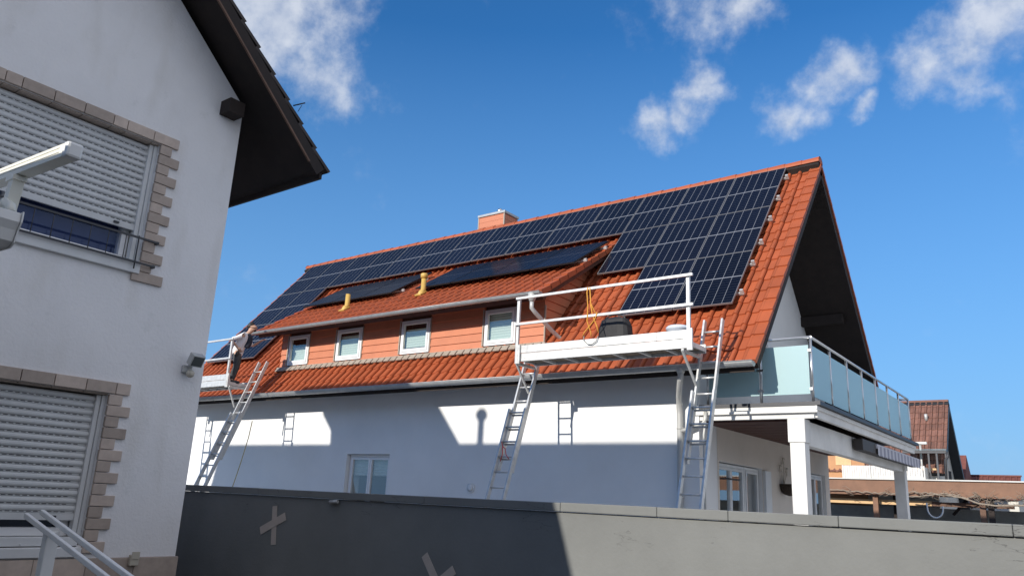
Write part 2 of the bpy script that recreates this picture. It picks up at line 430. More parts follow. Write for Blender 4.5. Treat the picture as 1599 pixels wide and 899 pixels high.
# ridge caps and verge tiles
mb = MB(); n = 46; w = LX/n
for i in range(n):
    x0, x1 = -LX + i*w - .02, -LX + (i+1)*w
    t = random.random(); dz = random.uniform(-.006,.006)
    ring = lambda x, e: [(x, (.135+e)*math.sin(a), ZR-.085+dz + (.135+e)*math.cos(a)*.92) for a in [rad(-95+190*k/10) for k in range(11)]]
    A, B, C_ = ring(x0, .0), ring(x1, .014), ring(x1, -.006)
    for k in range(10):
        mb.face((A[k],A[k+1],B[k+1],B[k]), 0, t, True); mb.face((B[k],B[k+1],C_[k+1],C_[k]), 0, t)
mb.face([( .0, p[1]*1.05, p[2]) for p in ring(0,.01)], 0, .4)
mb.face([( -LX-.02, p[1], p[2]) for p in ring(0,.01)], 0, .4)
mb.build('ridge', M['tile'], house)
for side in (-1, 1):
    for xe, sg in ((0,1),(-LX,-1)):
        mb = MB(); nn = 20; c = (SL-.05)/nn
        for j in range(nn):
            sa, sb = .05+j*c, .05+(j+1)*c+.015
            t = random.random()
            a = [roof_pt(xe+dx*sg, s, h, side) for dx in (-.16,.02) for (s, h) in ((sa,-.068),(sb,-.044),(sb,-.12),(sa,-.125))]
            i = len(mb.v); mb.v += a
            for q in ((0,1,2,3),(7,6,5,4),(0,4,5,1),(1,5,6,2),(2,6,7,3),(3,7,4,0)):
                mb.f.append(tuple(i+k for k in q)); mb.m.append(0); mb.t.append(t); mb.sm.append(False)
        mb.build('verge_tiles', M['tile_side'] if side > 0 else M['tile'], house)
# purlins carrying the gable overhang, rafter tails under the eaves
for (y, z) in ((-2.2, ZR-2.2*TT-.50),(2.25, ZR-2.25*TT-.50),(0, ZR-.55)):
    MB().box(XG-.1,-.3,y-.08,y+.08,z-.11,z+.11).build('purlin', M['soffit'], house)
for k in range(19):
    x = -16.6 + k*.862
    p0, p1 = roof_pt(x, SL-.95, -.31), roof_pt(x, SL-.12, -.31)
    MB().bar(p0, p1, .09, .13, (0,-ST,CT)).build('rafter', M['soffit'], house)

def gutter(mb, x0, x1, y, z, r, step=1.05):
    n = 9
    def ring(x, rr):
        return [(x, y + rr*math.cos(a), z + rr*math.sin(a)) for a in [math.pi + math.pi*k/n for k in range(n+1)]]
    A, B = ring(x0, r), ring(x1, r); Ai, Bi = ring(x0, r-.006), ring(x1, r-.006)
    for k in range(n):
        mb.face((A[k],A[k+1],B[k+1],B[k]), 0, .5, True); mb.face((Ai[k],Ai[k+1],Bi[k+1],Bi[k]), 0, .5, True)
    mb.face(A); mb.face(B)
    mb.tube([(x0,y-r,z+.002),(x1,y-r,z+.002)], .009, 8)
    x = x0 + .4
    while x < x1:
        R1 = ring(x-.012, r+.004); R2 = ring(x+.012, r+.004)
        for k in range(n): mb.face((R1[k],R1[k+1],R2[k+1],R2[k]), 0, .5, True)
        x += step
    return mb
gutter(MB(), -17.2, .0, EY-.005, EZ-.07, .085).build('gutter', M['zinc'], house)

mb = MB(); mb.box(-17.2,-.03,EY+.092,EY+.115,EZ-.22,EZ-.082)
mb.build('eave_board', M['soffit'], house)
# main downpipe with its swan neck, and the drain of the balcony joining it
mb = MB()
mb.tube([(-1.24,EY-.005,EZ-.07),(-1.24,EY-.005,EZ-.24),(-1.26,EY+.01,EZ-.31),(-1.50,-4.05,3.60),(-1.56,-3.91,3.45),(-1.56,-3.89,3.3),(-1.56,-3.89,.1)], .05, 12)
mb.tube([(-1.24,EY-.005,EZ-.12),(-1.24,EY-.005,EZ-.20)], [.085,.055], 12)
for z in (3.05,1.9): mb.tube([(-1.56,-3.89,z),(-1.56,-3.89,z+.03)], .058, 12)
mb.build('downpipe', M['zinc_light'], house)
mb = MB()
mb.tube([(-1.53,-3.9,3.02),(-1.38,-3.9,3.05),(-1.15,-3.88,3.13),(-1.1,-3.88,3.2),(-1.1,-3.86,3.36)], .033, 10)
mb.tube([(-1.1,-3.88,3.17),(-1.13,-3.88,2.95),(-1.13,-3.87,1.2)], .02, 8)
mb.build('drain_pipe', M['zinc_light'], house)

# window of the ground floor: two casements behind reveals, half-lowered pleated blinds
def casement(parent, axis, plane, inw, a0, a1, z0, z1, cols, fr=.055, setback=.1, blind=None, blind_mat='blind', glass='glass', name='window', frame_mat='pvc', curtain=None):
    """fixed frame + sashes (thing>window), its pane and blind as sub-parts; inw: +1/-1 direction into the wall"""
    mb = MB()
    def B(m, a, b, c, d, d0, d1):
        if axis == 1: m.box(a, b, plane+d0*inw, plane+d1*inw, c, d)
        else: m.box(plane+d0*inw, plane+d1*inw, a, b, c, d)
    B(mb, a0, a0+fr, z0, z1, setback, setback+.07); B(mb, a1-fr, a1, z0, z1, setback, setback+.07)
    B(mb, a0+fr, a1-fr, z0, z0+fr, setback, setback+.07); B(mb, a0+fr, a1-fr, z1-fr, z1, setback, setback+.07)
    w = (a1-a0-2*fr)/cols; f2 = .05
    for k in range(cols):
        l, r = a0+fr+k*w+.004, a0+fr+(k+1)*w-.004; b, t = z0+fr+.004, z1-fr-.004
        B(mb, l, l+f2, b, t, setback-.014, setback+.05); B(mb, r-f2, r, b, t, setback-.014, setback+.05)
        B(mb, l+f2, r-f2, b, b+f2+.015, setback-.014, setback+.05); B(mb, l+f2, r-f2, t-f2, t, setback-.014, setback+.05)
    wo = mb.build(name, M[frame_mat], parent, bevel=.004)
    for k in range(cols):
        l, r = a0+fr+k*w+.006+f2, a0+fr+(k+1)*w-.006-f2
        p = MB(); d = setback+.02
        q = [(l, z0+fr+f2+.02), (r, z0+fr+f2+.02), (r, z1-fr-f2), (l, z1-fr-f2)]
        p.face([(a, plane+d*inw, z) if axis == 1 else (plane+d*inw, a, z) for a, z in q])
        p.build('pane', M[glass], wo)
        if blind:
            bl = MB(); d = setback+.085
            zt, zb = z0+(z1-z0)*blind[1], z0+(z1-z0)*blind[0]; nn = max(4, int((zt-zb)/.028))
            for j in range(nn):
                za, zc = zb+(zt-zb)*j/nn, zb+(zt-zb)*(j+1)/nn
                d0, d1 = (d, d+.012) if j % 2 else (d+.012, d)
                q = [(l-.02, za, d0), (r+.02, za, d0), (r+.02, zc, d1), (l-.02, zc, d1)]
                bl.face([(a, plane+e*inw, z) if axis == 1 else (plane+e*inw, a, z) for a, z, e in q])
            bl.build('blind', M[blind_mat], wo)
    return wo
casement(house, 1, YF, 1, WIN[0]+.02, WIN[1]-.02, WIN[2]+.03, WIN[3]-.01, 2, blind=(.62,.97), blind_mat='curtain')
MB().box(WIN[0]-.03,WIN[1]+.03,YF-.04,YF+.1,WIN[2]-.03,WIN[2]).build('window_sill', M['zinc_light'], house)
MB().tube([(-6.22,YF-.001,1.95),(-6.22,YF-.03,1.95)], .1, 20).tube([(-6.22,YF-.03,1.95),(-6.22,YF-.045,1.95)], [.085,.03], 20).build('vent_cap', M['stucco'], house)

# ---- dormer: clad front, cheeks, roof, gutter, windows
DZ, DY, DM = 5.72, -4.45, .627            # eave edge of the dormer roof, slope
dth = math.atan(DM); DC, DS = math.cos(dth), math.sin(dth)
DTOP_Y = -1.45
def dorm_pt(u, s, h=0.):                   # s measured down from the line where it meets the main roof
    y = DTOP_Y - s*DC; z = DZ + DM*(DTOP_Y-DY) - s*DS
    return (u, y - h*DS, z + h*DC)
DSL = (DTOP_Y-DY)/DC
DW = [(-12.74,-11.93),(-10.85,-9.94),(-8.60,-7.70),(-6.10,-5.27)]
WZ0, WZ1 = 4.87, 5.65
z_lo, z_hi = 4.80, 5.90
mb = MB()
holes = [(a-.02, b+.02, WZ0-.02, WZ1+.02) for a, b in DW]
wall_holes(mb, 1, YF+.045, DX0, DX1, z_lo, z_hi, holes, .30, 1, 1, 2)
# lapped boards between the windows
nb = 6; bh = (z_hi-z_lo-.02)/nb
edges = [DX0] + [e for h in holes for e in (h[0], h[1])] + [DX1]
def lap(mb, a, b, za, zb, k):
    o = .012
    t = random.random()
    mb.face(((a,YF-o,za),(b,YF-o,za),(b,YF+.012,zb),(a,YF+.012,zb)), 0, t)
    mb.face(((a,YF-o,za),(b,YF-o,za),(b,YF+.02,za),(a,YF+.02,za)), 0, t)
    mb.face(((a,YF-o,za),(a,YF+.04,za),(a,YF+.04,zb),(a,YF+.012,zb)), 0, t); mb.face(((b,YF-o,za),(b,YF+.04,za),(b,YF+.04,zb),(b,YF+.012,zb)), 0, t)
for k in range(nb):
    za, zb = z_lo+.01+k*bh, z_lo+.01+(k+1)*bh+.004
    for i in range(0, len(edges), 2):
        lap(mb, edges[i], edges[i+1], za, zb, k)
mb.build('dormer_wall', [M['cladding'], M['board_gap'], M['interior']], house)
def y_main(z, off=-.06): return (z - ZR - off/CT)/TT      # front slope: y for a height
for xc, name in ((DX1,'dormer_cheek'),(DX0,'dormer_cheek')):
    sg = 1 if xc == DX1 else -1
    mb = MB()
    ztop = lambda y: DZ + DM*(y-DY) - .20
    # boards cut to the triangle between main roof and dormer roof
    z = z_lo
    while z < 7.5:
        z2 = min(z+.185, 7.5)
        def yl(zz): return max(YF-.01, DY + (zz-DZ+.20)/DM)
        def yr(zz): return y_main(zz)
        a, b, c_, d = yl(z), yr(z)+.02, yr(z2)+.02, yl(z2)
        if b > a:
            o = .014*sg; t = random.random()
            if c_ < d: c_ = d = (c_+d)/2
            mb.face(((xc+o,a,z),(xc+o,b,z),(xc-.008*sg,c_,z2),(xc-.008*sg,d,z2)), 0, t)
            mb.face(((xc+o,a,z),(xc+o,b,z),(xc-.03*sg,b,z),(xc-.03*sg,a,z)), 0, t)
        z = z2
    mb.build(name, M['cladding'], house)
MB().box(DX1-.005,DX1+.02,YF-.018,YF+.02,z_lo+.05,5.6).build('corner_trim', M['lead'], house)
# dormer roof
RX0, RX1 = -13.4, -4.2
mb = MB()
tiles(mb, dorm_pt, RX0, RX1, .0, DSL+.03, wave=.235, course=.36, base=-.06, roll=.05)
mb.build('dormer_roof', M['tile'], house)
mb = MB()
for sa, sb, ha, hb in ((.0,DSL-.03,-.075,-.20),):
    a = [dorm_pt(x, s, h) for h in (ha, hb) for (x, s) in ((RX0+.03,sa),(RX1-.03,sa),(RX1-.03,sb),(RX0+.03,sb))]
    i = len(mb.v); mb.v += a
    for q in ((0,1,2,3),(7,6,5,4),(0,4,5,1),(1,5,6,2),(2,6,7,3),(3,7,4,0)):
        mb.f.append(tuple(i+k for k in q)); mb.m.append(0); mb.t.append(.5); mb.sm.append(False)
mb.build('dormer_soffit', M['soffit_brown'], house)
for xe, sg in ((RX1,1),(RX0,-1)):
    mb = MB(); nn = 10; c = DSL/nn
    for j in range(nn):
        sa, sb = j*c, (j+1)*c+.02; t = random.random()
        a = [dorm_pt(xe+dx*sg, s, h) for dx in (-.13,.02) for (s, h) in ((sa,-.01),(sb,.018),(sb,-.10),(sa,-.105))]
        i = len(mb.v); mb.v += a
        for q in ((0,1,2,3),(7,6,5,4),(0,4,5,1),(1,5,6,2),(2,6,7,3),(3,7,4,0)):
            mb.f.append(tuple(i+k for k in q)); mb.m.append(0); mb.t.append(t); mb.sm.append(False)
    mb.build('dormer_verge', M['tile'], house)
gutter(MB(), RX0-.05, RX1+.04, DY-.07, DZ-.05, .065).build('dormer_gutter', M['zinc'], house)
for i, (a, b) in enumerate(DW):
    casement(house, 1, YF, 1, a, b, WZ0, WZ1, 1, fr=.045, setback=-.012, blind=((.08,.62),(.08,.80),(.20,.75),(.08,.97))[i])
    MB().box(a-.055,a-.022,YF-.02,YF+.03,WZ0,WZ1+.02).box(b+.022,b+.045,YF-.02,YF+.03,WZ0,WZ1+.02).build('window_trim', M['lead'], house)
mb = MB(); mb.box(DX0-.05,DX1+.05,YF-.05,YF+.03,4.79,4.835)
for k in range(42):
    x = DX0 + (k+.5)*(DX1-DX0)/42
    mb.obox((x,YF-.10,4.765), (1,0,0), (0,CT,ST), (0,-ST,CT), .085, .07, .012)
mb.build('flashing', M['lead'], house)
# dormer downpipe: hopper, elbow, run along the corner to the roof
mb = MB(); hx = RX1-.16
mb.tube([(hx,DY-.07,DZ-.06),(hx,DY-.07,DZ-.16),(hx,DY-.07,DZ-.24)], [.085,.08,.045], 12)
mb.tube([(hx,DY-.07,DZ-.2),(hx,DY-.07,DZ-.36),(hx+.03,DY+.02,DZ-.44),(-4.30,-3.86,DZ-.70),(-4.25,-3.68,DZ-.80),(-4.2,-3.55,DZ-.83)], .042, 12)
mb.build('dormer_downpipe', M['zinc_light'], house)
MB().tube([(-4.2,-3.6,DZ-.8),(-4.17,-3.5,DZ-.86),(-4.16,-3.62,DZ-.99)], [.05,.055,.05], 12).build('pipe_boot', M['black_plastic'], house)

# vents on the dormer roof
for x, y, h, cap in ((-10.85,-3.6,.38,False),(-8.52,-3.28,.40,True)):
    z = DZ + DM*(y-DY)
    mb = MB()
    mb.tube([(x,y-.1,z-.12),(x,y-.05,z+.02),(x,y,z+.08),(x,y,z+h)], [.085,.072,.062,.062], 16)
    if cap: mb.tube([(x,y,z+h-.02),(x,y,z+h+.08),(x,y,z+h+.1)], [.085,.09,.07], 16)
    mb.obox((x,y-.08,z-.02), (1,0,0), (0,DC,DS), (0,-DS,DC), .10, .12, .015)
    mb.build('roof_vent', M['vent_yellow'], house)

# chimney: clad shaft behind the ridge, metal cap, flue
mb = MB(); cx0, cx1, cy0, cy1 = -9.92, -8.97, .28, .93
z0, z1 = 8.5, 9.80; k = 0
while z0 < z1-.01:
    z2 = min(z0+.16, z1); t = random.random()
    mb.box(cx0, cx1, cy0, cy1, z0+.006, z2, 0, t); z0 = z2
mb.box(cx0+.02,cx1-.02,cy0+.02,cy1-.02,8.4,z1-.01,1)
ch = mb.build('chimney', [M['cladding'], M['board_gap']], house)
for x in (cx0, cx1): MB().box(x-.018,x+.018,cy0-.012,cy0+.02,8.9,z1).build('corner_trim', M['lead'], ch)
MB().box(cx0-.03,cx1+.03,cy0-.03,cy1+.03,z1+.002,z1+.075).build('chimney_cap', M['zinc'], ch, bevel=.006)
MB().lathe([(.075,0),(.075,.07),(.05,.08),(.075,.1),(.09,.16),(.06,.22),(.01,.24)], ((cx0+cx1)/2+.05,.6,z1+.075)).build('flue', M['steel'], ch)

# ---- balcony and terrace
BX, BY0, BY1 = .66, -3.75, 3.66           # rail line
mb = MB()
mb.box(XG,.71,BY0-.05,3.78,3.40,3.46)
mb.build('balcony_slab', M['iron'], house)
mb = MB()
mb.box(-1.32,.70,BY0-.04,BY0+.03,3.30,3.395); mb.box(-1.32,.66,BY0-.02,BY0+.05,3.20,3.297)
mb.box(-1.36,.735,BY0-.085,BY0-.042,3.285,3.325)
mb.build('balcony_fascia', M['beam_white'], house, bevel=.005)
mb = MB()
mb.box(.63,.70,BY0+.035,3.74,3.215,3.395); mb.box(.702,.735,BY0-.085,3.76,3.33,3.392)
mb.build('balcony_fascia', M['beam_white'], house, bevel=.005)
MB().box(.702,.79,BY0-.10,3.80,3.398,3.458).build('balcony_gutter', M['iron'], house)
MB().box(XG+.01,.28,BY0+.06,3.7,3.185,3.21).build('terrace_ceiling', M['soffit_brown'], house)
mb = MB()
for k in range(16):
    y = BY0+.08 + k*.47
    mb.box(XG+.01,.26,y,y+.44,3.17,3.184)
mb.build('terrace_ceiling_boards', M['soffit_brown'], house)
for (y, w) in ((BY0-.03,.24),(3.5,.24)):
    mb = MB(); mb.box(.27,.50,y,y+w,0,2.825); mb.box(.25,.52,y-.02,y+w+.02,2.828,3.195)
    mb.build('pillar', M['beam_white'], house, bevel=.006)
MB().box(.30,.47,BY0+.235,3.475,2.80,3.19).build('beam', M['beam_white'], house, bevel=.006)
# balustrade: posts, handrail, frosted panels
bal = MB()
rail_pts = [(-1.22,BY0,4.50),(BX,BY0,4.50),(BX,BY1,4.46)]
bal.tube([(-1.22,BY0,4.50),(BX-.0,BY0,4.50)], .024, 12); bal.tube([(BX,BY0-.0,4.50),(BX,BY1,4.46)], .024, 12)
bal.tube([(BX,BY1,4.46),(.30,BY1,4.46)], .024, 12)
balu = bal.build('handrail', M['steel'], house)
py = [BY0 + k*(BY1-BY0)/7 for k in range(8)]
for y in py:
    m_ = MB(); z = 4.49 if y < -3 else 4.46
    m_.tube([(BX,y,3.47),(BX,y,z)], .021, 10)
    for zz in (3.66,4.28): m_.box(BX-.03,BX+.012,y-.05,y+.05,zz-.02,zz+.02)
    m_.build('post', M['steel'], balu)
for x in (-.17,-1.1):
    m_ = MB(); m_.tube([(x,BY0,3.47),(x,BY0,4.49)], .021, 10)
    for zz in (3.66,4.0,4.28): m_.box(x-.05,x+.05,BY0-.03,BY0+.012,zz-.018,zz+.018)
    m_.build('post', M['steel'], balu)
for k in range(7):
    y0, y1 = py[k]+.035, py[k+1]-.035
    MB().box(BX-.006,BX+.006,y0,y1,3.54,4.37-.012*k).build('glass_panel', M['frosted'], balu)
for a, b in ((-.14,.62),(-1.07,-.20)):
    MB().box(a,b,BY0-.006,BY0+.006,3.585,4.375).build('glass_panel', M['frosted'], balu)
# terrace doors
casement(house, 0, XG, -1, -2.95,-1.62,.18,2.56, 2, setback=.07, name='terrace_door', frame_mat='pvc_dirty')
casement(house, 0, XG, -1, -1.60,-.85,.18,2.56, 1, setback=.07, name='terrace_door', frame_mat='pvc_dirty')
casement(house, 0, XG, -1, 2.22,3.43,.18,2.66, 2, setback=.07, name='terrace_door', frame_mat='pvc_dirty')
MB().box(XG+.002,XG+.06,-.80,-.47,.3,2.54).build('shutter_guide', M['pvc_dirty'], house)
MB().tube([(XG+.02,-2.98,2.28),(XG+.16,-2.98,2.28),(XG+.16,-2.45,2.28)], .015, 8).build('door_stay', M['iron'], house)
# gable-end window behind the balcony: just the frame edge that shows
MB().box(XG+.003,XG+.05,-.35,-.10,4.35,5.75).build('balcony_door_frame', M['pvc'], house)
# retracted awning under the side of the balcony
aw = MB().box(.50,.67,-.85,4.25,2.94,3.15).build('awning', mat('awning_case', (.05,.042,.038), .6), house, bevel=.01)
mb = MB(); n = 26; x = .705
fr_ = MB()
for k in range(n):
    y0, y1 = .15 + k*4.1/n, .15 + (k+1)*4.1/n
    t = .2 if k % 2 else .9
    pts = [(x, y0, 3.10), (x, y1, 3.10)] + [(x+.012*math.sin(math.pi*j/4), y1+(y0-y1)*j/4, 2.935-.035*math.sin(math.pi*j/4)) for j in range(5)]
    fr_.face(pts, k % 2, t)
fr_.box(.672,.70,.12,4.26,3.05,3.13,0)
M['val_a'] = mat('pale_stripe_fabric', (.50,.50,.54), .9); M['val_b'] = mat('grey_stripe_fabric', (.27,.27,.33), .9)
fr_.build('valance', [M['val_a'], M['val_b']], aw)

# hanging planter and three metal flowers on the terrace wall: a thing of its own
wp = thing('wall_planter', 'dark moss hanging basket with curled metal flowers on the terrace wall', 'planter', (XG+.02,.30,2.1))
MB().lathe([(.02,-.19),(.12,-.16),(.19,-.08),(.215,.03),(.2,.045)], (XG+.16,.32,2.29), 16).build('basket', M['basket'], wp)
mb = MB()
for dy, dz in ((-.14,.46),(.05,.62),(.24,.42)):
    c = Vector((XG+.05,.30+dy,2.18+dz))
    mb.tube([(XG+.05,.32,2.32), c], .007, 6)
    mb.tube([c+Vector((0,.07*math.cos(a),.07*math.sin(a)))*(1-.0*a) for a in [rad(40+35*k) for k in range(8)]], .013, 6)
mb.build('metal_flower', M['beige_plastic'], wp)

# ================================================================== SOLAR PANELS
PW, PH, PU0, PS0, PYY = 1.154, 1.716, -.668, .254, 1.716
def make_panel(label, group, cells, frame, fw=.009):
    root = thing('solar_panel', label, 'solar panel', (0,0,0), group)
    w, h, d = 1.134, PH-.016, .032
    mb = MB()
    mb.box(-w/2,w/2,-h/2,-h/2+fw,-d,0.003); mb.box(-w/2,w/2,h/2-fw,h/2,-d,0.003)
    mb.box(-w/2,-w/2+fw,-h/2+fw,h/2-fw,-d,0.003); mb.box(w/2-fw,w/2,-h/2+fw,h/2-fw,-d,0.003)
    mb.face(((-w/2+fw,-h/2+fw,-d+.004),(w/2-fw,-h/2+fw,-d+.004),(w/2-fw,h/2-fw,-d+.004),(-w/2+fw,h/2-fw,-d+.004)))
    mb.build('frame', frame, root)
    gl = MB().face(((-w/2+fw,-h/2+fw,0),(w/2-fw,-h/2+fw,0),(w/2-fw,h/2-fw,0),(-w/2+fw,h/2-fw,0))).build('cell_face', cells, root)
    uv = gl.data.uv_layers.new(name='UVMap')
    me = gl.data
    for lp in me.loops:
        c = me.vertices[lp.vertex_index].co
        uv.data[lp.index].uv = ((c.x+w/2-fw)/(w-2*fw), (c.y+h/2-fw)/(h-2*fw))
    return root
ordw = ['first','second','third','fourth','fifth','sixth','seventh','eighth','ninth','tenth','eleventh','twelfth','thirteenth','fourteenth']
proto = make_panel('', 'silver framed solar panels on the main roof slope', M['pv'], M['pv_frame'])
first = True
cells = []
for i in range(14): cells.append((i, 0, 'silver framed solar panel under the ridge, %s from the balcony end of its row' % ordw[i]))
mid = {0:'silver framed solar panel in the middle row at the balcony gable edge', 1:'silver framed solar panel in the middle row, second from the balcony gable edge', 2:'silver framed solar panel in the middle row, next to the dormer cheek',
       12:'silver framed solar panel in the second row, beside the far dormer end', 13:'silver framed solar panel in the second row at the far verge'}
low = {0:'silver framed solar panel lowest on the roof at the balcony gable edge', 1:'silver framed solar panel lowest on the roof behind the big work platform',
       12:'silver framed solar panel behind the worker, beside the dormer window end', 13:'silver framed solar panel lowest of all at the far verge behind the worker'}
for i, l in mid.items(): cells.append((i, 1, l))
for i, l in low.items(): cells.append((i, 2, l))
for (i, j, l) in cells:
    o = proto if first else copy_tree(proto); first = False
    o.location = roof_pt(PU0-(i+.5)*PW, PS0+(j+.5)*PYY, .095); o.rotation_euler = (TH,0,0); o['label'] = l
proto = make_panel('', 'black solar panels lying on the dormer roof', M['pv_black'], M['pv_frame_black'])
spots = [(-13.17+1.154*(k+.5), 'left', k) for k in range(3)] + [(-8.88+1.154*(k+.5), 'right', k) for k in range(4)]
nm = {('left',0):'black solar panel on the dormer roof, at its far end beside the silver panels', ('left',1):'black solar panel on the dormer roof, behind the uncapped ochre vent',
      ('left',2):'black solar panel on the dormer roof, just before the gap with the capped vent', ('right',0):'black solar panel on the dormer roof, just behind the capped ochre vent',
      ('right',1):'black solar panel on the dormer, second along after the capped vent', ('right',2):'black solar panel on the dormer, second from the dormer cheek verge',
      ('right',3):'black solar panel on the dormer roof, beside the right dormer verge'}
for k, (x, gname, i) in enumerate(spots):
    o = proto if k == 0 else copy_tree(proto)
    o.location = dorm_pt(x, (.28+PH/2), .125); o.rotation_euler = (dth,0,0); o['label'] = nm[(gname, i)]
# mounting rails of the roof: their ends peep out beyond the panels
for j, s_list in ((0,(.62,1.55)),(1,(2.4,3.3)),(2,(4.05,5.0))):
    for s in s_list:
        mb = MB()
        a, b = roof_pt(PU0+.09, s, .005), roof_pt(PU0-(14 if j == 0 else (3 if j == 1 else 2))*PW-.02, s, .005)
        mb.bar(a, b, .038, .04, (0,-ST,CT)); c = Vector(roof_pt(PU0+.06, s, .06)); mb.obox(c, (1,0,0), (0,CT,ST), (0,-ST,CT), .03, .02, .025)
        o = mb.build('mounting_rail', M['alu'], None)
        o.parent = house; o.location = -house.location
for s in (.62,1.6):
    for xa, xb in ((-13.2,-9.65),(-8.92,-4.20)):
        mb = MB(); mb.bar(dorm_pt(xa, s, .035), dorm_pt(xb, s, .035), .038, .04, (0,-DS,DC)); mb.obox(dorm_pt(xb-.01, s, .045), (1,0,0), (0,DC,DS), (0,-DS,DC), .03, .022, .03)
        o = mb.build('mounting_rail', M['alu'], None); o.parent = house; o.location = -house.location

# ================================================================== LADDERS
def ladder(label, xl, xr, pa, pb, ztop, mid_z, hook=None, group='aluminium ladders leaning on the eaves'):
    """two-section ladder; pa, pb: (y, z) of two points of its line"""
    k = (pb[0]-pa[0])/(pb[1]-pa[1]); Y = lambda z: pa[0]+(z-pa[1])*k
    root = thing('ladder', label, 'ladder', ((xl+xr)/2, Y(0), 0), group)
    d = Vector((0,k,1)).normalized(); nrm = Vector((0,-d.z,d.y))
    def stile(x, za, zb, off):
        p0 = Vector((x,Y(za),za))+nrm*off; p1 = Vector((x,Y(zb),zb))+nrm*off
        mb = MB(); mb.bar(p0, p1, .034, .086, nrm); mb.bar(p0+Vector((0,0,-.02)), p0+Vector((0,0,.05)), .038, .09, nrm)
        mb.build('stile', M['ladder_alu'], root, bevel=.004)
    for x in (xl, xr):
        stile(x + (.026 if x == xl else -.026), mid_z-.55, ztop, .0)
        stile(x, .02, mid_z+.55, .068)
    z = .3
    while z < ztop-.08:
        upper = z > mid_z-.5; lower = z < mid_z+.5
        if upper: MB().tube([(xl+.02,Y(z),z),(xr-.02,Y(z),z)], .017, 8).build('rung', M['ladder_alu'], root)
        if lower:
            zz = z+.02; p = Vector((0,Y(zz),zz))+nrm*.068
            MB().tube([(xl,p.y,p.z),(xr,p.y,p.z)], .017, 8).build('rung', M['ladder_alu'], root)
        z += .265
    return root, Y
LA, YA = ladder('aluminium ladder under the man, leaning at the far end of the eaves', -12.70,-12.32, (-5.87,1.72), (-4.72,4.7), 4.80, 2.9)
LB, YB_ = ladder('aluminium ladder carrying the dormer-side end of the big platform, red ribbon tied on', -4.30,-3.95, (-5.54,1.88), (-4.81,4.06), 4.30, 2.75)
LC, YC = ladder('aluminium ladder beside the balcony corner, its top sticking up over the tiles', -.83,-.47, (-5.44,1.81), (-4.52,4.71), 4.75, 2.95)
LD, YD = ladder('aluminium ladder holding the hidden far end of the small platform', -16.25,-15.9, (-5.87,1.72), (-4.72,4.7), 4.3, 2.9)

# red ribbon, old rope hanging behind the far ladder
o = MB().tube([(-4.25,-5.40,2.72),(-4.2,-5.43,2.64),(-4.15,-5.42,2.60),(-4.12,-5.43,2.50),(-4.05,-5.43,2.42)], .008, 6).tube([(-4.2,-5.43,2.64),(-4.19,-5.44,2.5),(-4.23,-5.44,2.38)], .008, 6).build('ribbon', M['rope_r'])
o['label'] = 'frayed red ribbon tied to a rung of the middle ladder'; o['category'] = 'ribbon'
o = MB().tube([(-12.28,-4.95,3.3),(-12.27,-5.0,2.9),(-12.3,-5.1,2.3),(-12.36,-5.25,1.5),(-12.4,-5.3,.6),(-12.4,-5.3,.02)], .012, 6).build('rope', M['rope_y'])
o['label'] = 'old yellowish rope hanging down beside the far ladder'; o['category'] = 'rope'

# ================================================================== WORK PLATFORMS
def platform(label, x0, x1, ladders, rail_tab=True):
    yf, yb, zb, zd, zt = -5.40, -4.86, 4.13, 4.26, 4.415
    root = thing('work_platform', label, 'work platform', ((x0+x1)/2,(yf+yb)/2,zb), 'aluminium work platforms hung on the ladders')
    mb = MB(); mb.box(x0+.035,x1-.035,yf+.045,yb-.035,4.176,4.196); mb.build('deck', M['deck'], root)
    mb = MB()
    mb.box(x0,x1,yf,yf+.04,zb,zd+.015); mb.box(x0,x1,yb-.03,yb,zb,zd+.015)
    mb.box(x0,x0+.03,yf+.042,yb-.032,zb+.02,zd-.035); mb.box(x1-.03,x1,yf+.042,yb-.032,zb+.02,zd-.035)
    mb.build('frame', M['alu'], root, bevel=.004)
    n = int((x1-x0)/.42)
    for k in range(1, n):
        x = x0 + k*(x1-x0)/n
        MB().box(x-.02,x+.02,yf+.042,yb-.032,zb+.005,4.174).build('crossbar', M['alu'], root)
    mb = MB(); mb.box(x0,x0+.20,yf-.012,yf+.012,zd+.019,zt); mb.box(x0+.204,x1-.60,yf-.012,yf+.012,zd+.019,zt); mb.box(x1-.596,x1,yf-.012,yf+.012,zd+.019,zt)
    mb.build('toe_board', M['alu'], root, bevel=.003)
    zr = 5.27
    for x in (x0+.01, x1-.03):
        mb = MB(); mb.bar((x,yf-.045,zb-.05),(x,yf-.045,zr+.01), .055, .05, (0,1,0)); mb.bar((x+.04,yf-.04,zb-.05),(x+.04,yf-.04,zt+.01), .04, .04, (0,1,0))
        mb.build('guard_post', M['alu'], root, bevel=.005)
    for z in (4.79, zr):
        mb = MB(); mb.bar((x0-.02,yf-.095,z),(x1+.07,yf-.095,z), .038, .045); mb.build('guard_rail', M['alu'], root, bevel=.006)
    # brackets: a short beam to the ladder and a strut down to it
    for (x, Yl) in ladders:
        mb = MB()
        mb.bar((x,yf,zb-.03),(x,Yl(4.08)+.02,zb-.03), .045, .05); mb.bar((x,yf-.01,zb-.03),(x,Yl(3.62)-.04,3.62), .035, .035)
        mb.build('bracket', M['alu_dull'], root, bevel=.004)
    return root
P1 = platform('big white aluminium work platform with double guard rail in front of the roof', -3.98,-.64, ((-4.0,YB_),(-.80,YC)))
P2 = platform('small aluminium work platform at the far eaves with a man standing on it', -16.2,-12.80, ((-12.76,YA),(-16.0,YD)))

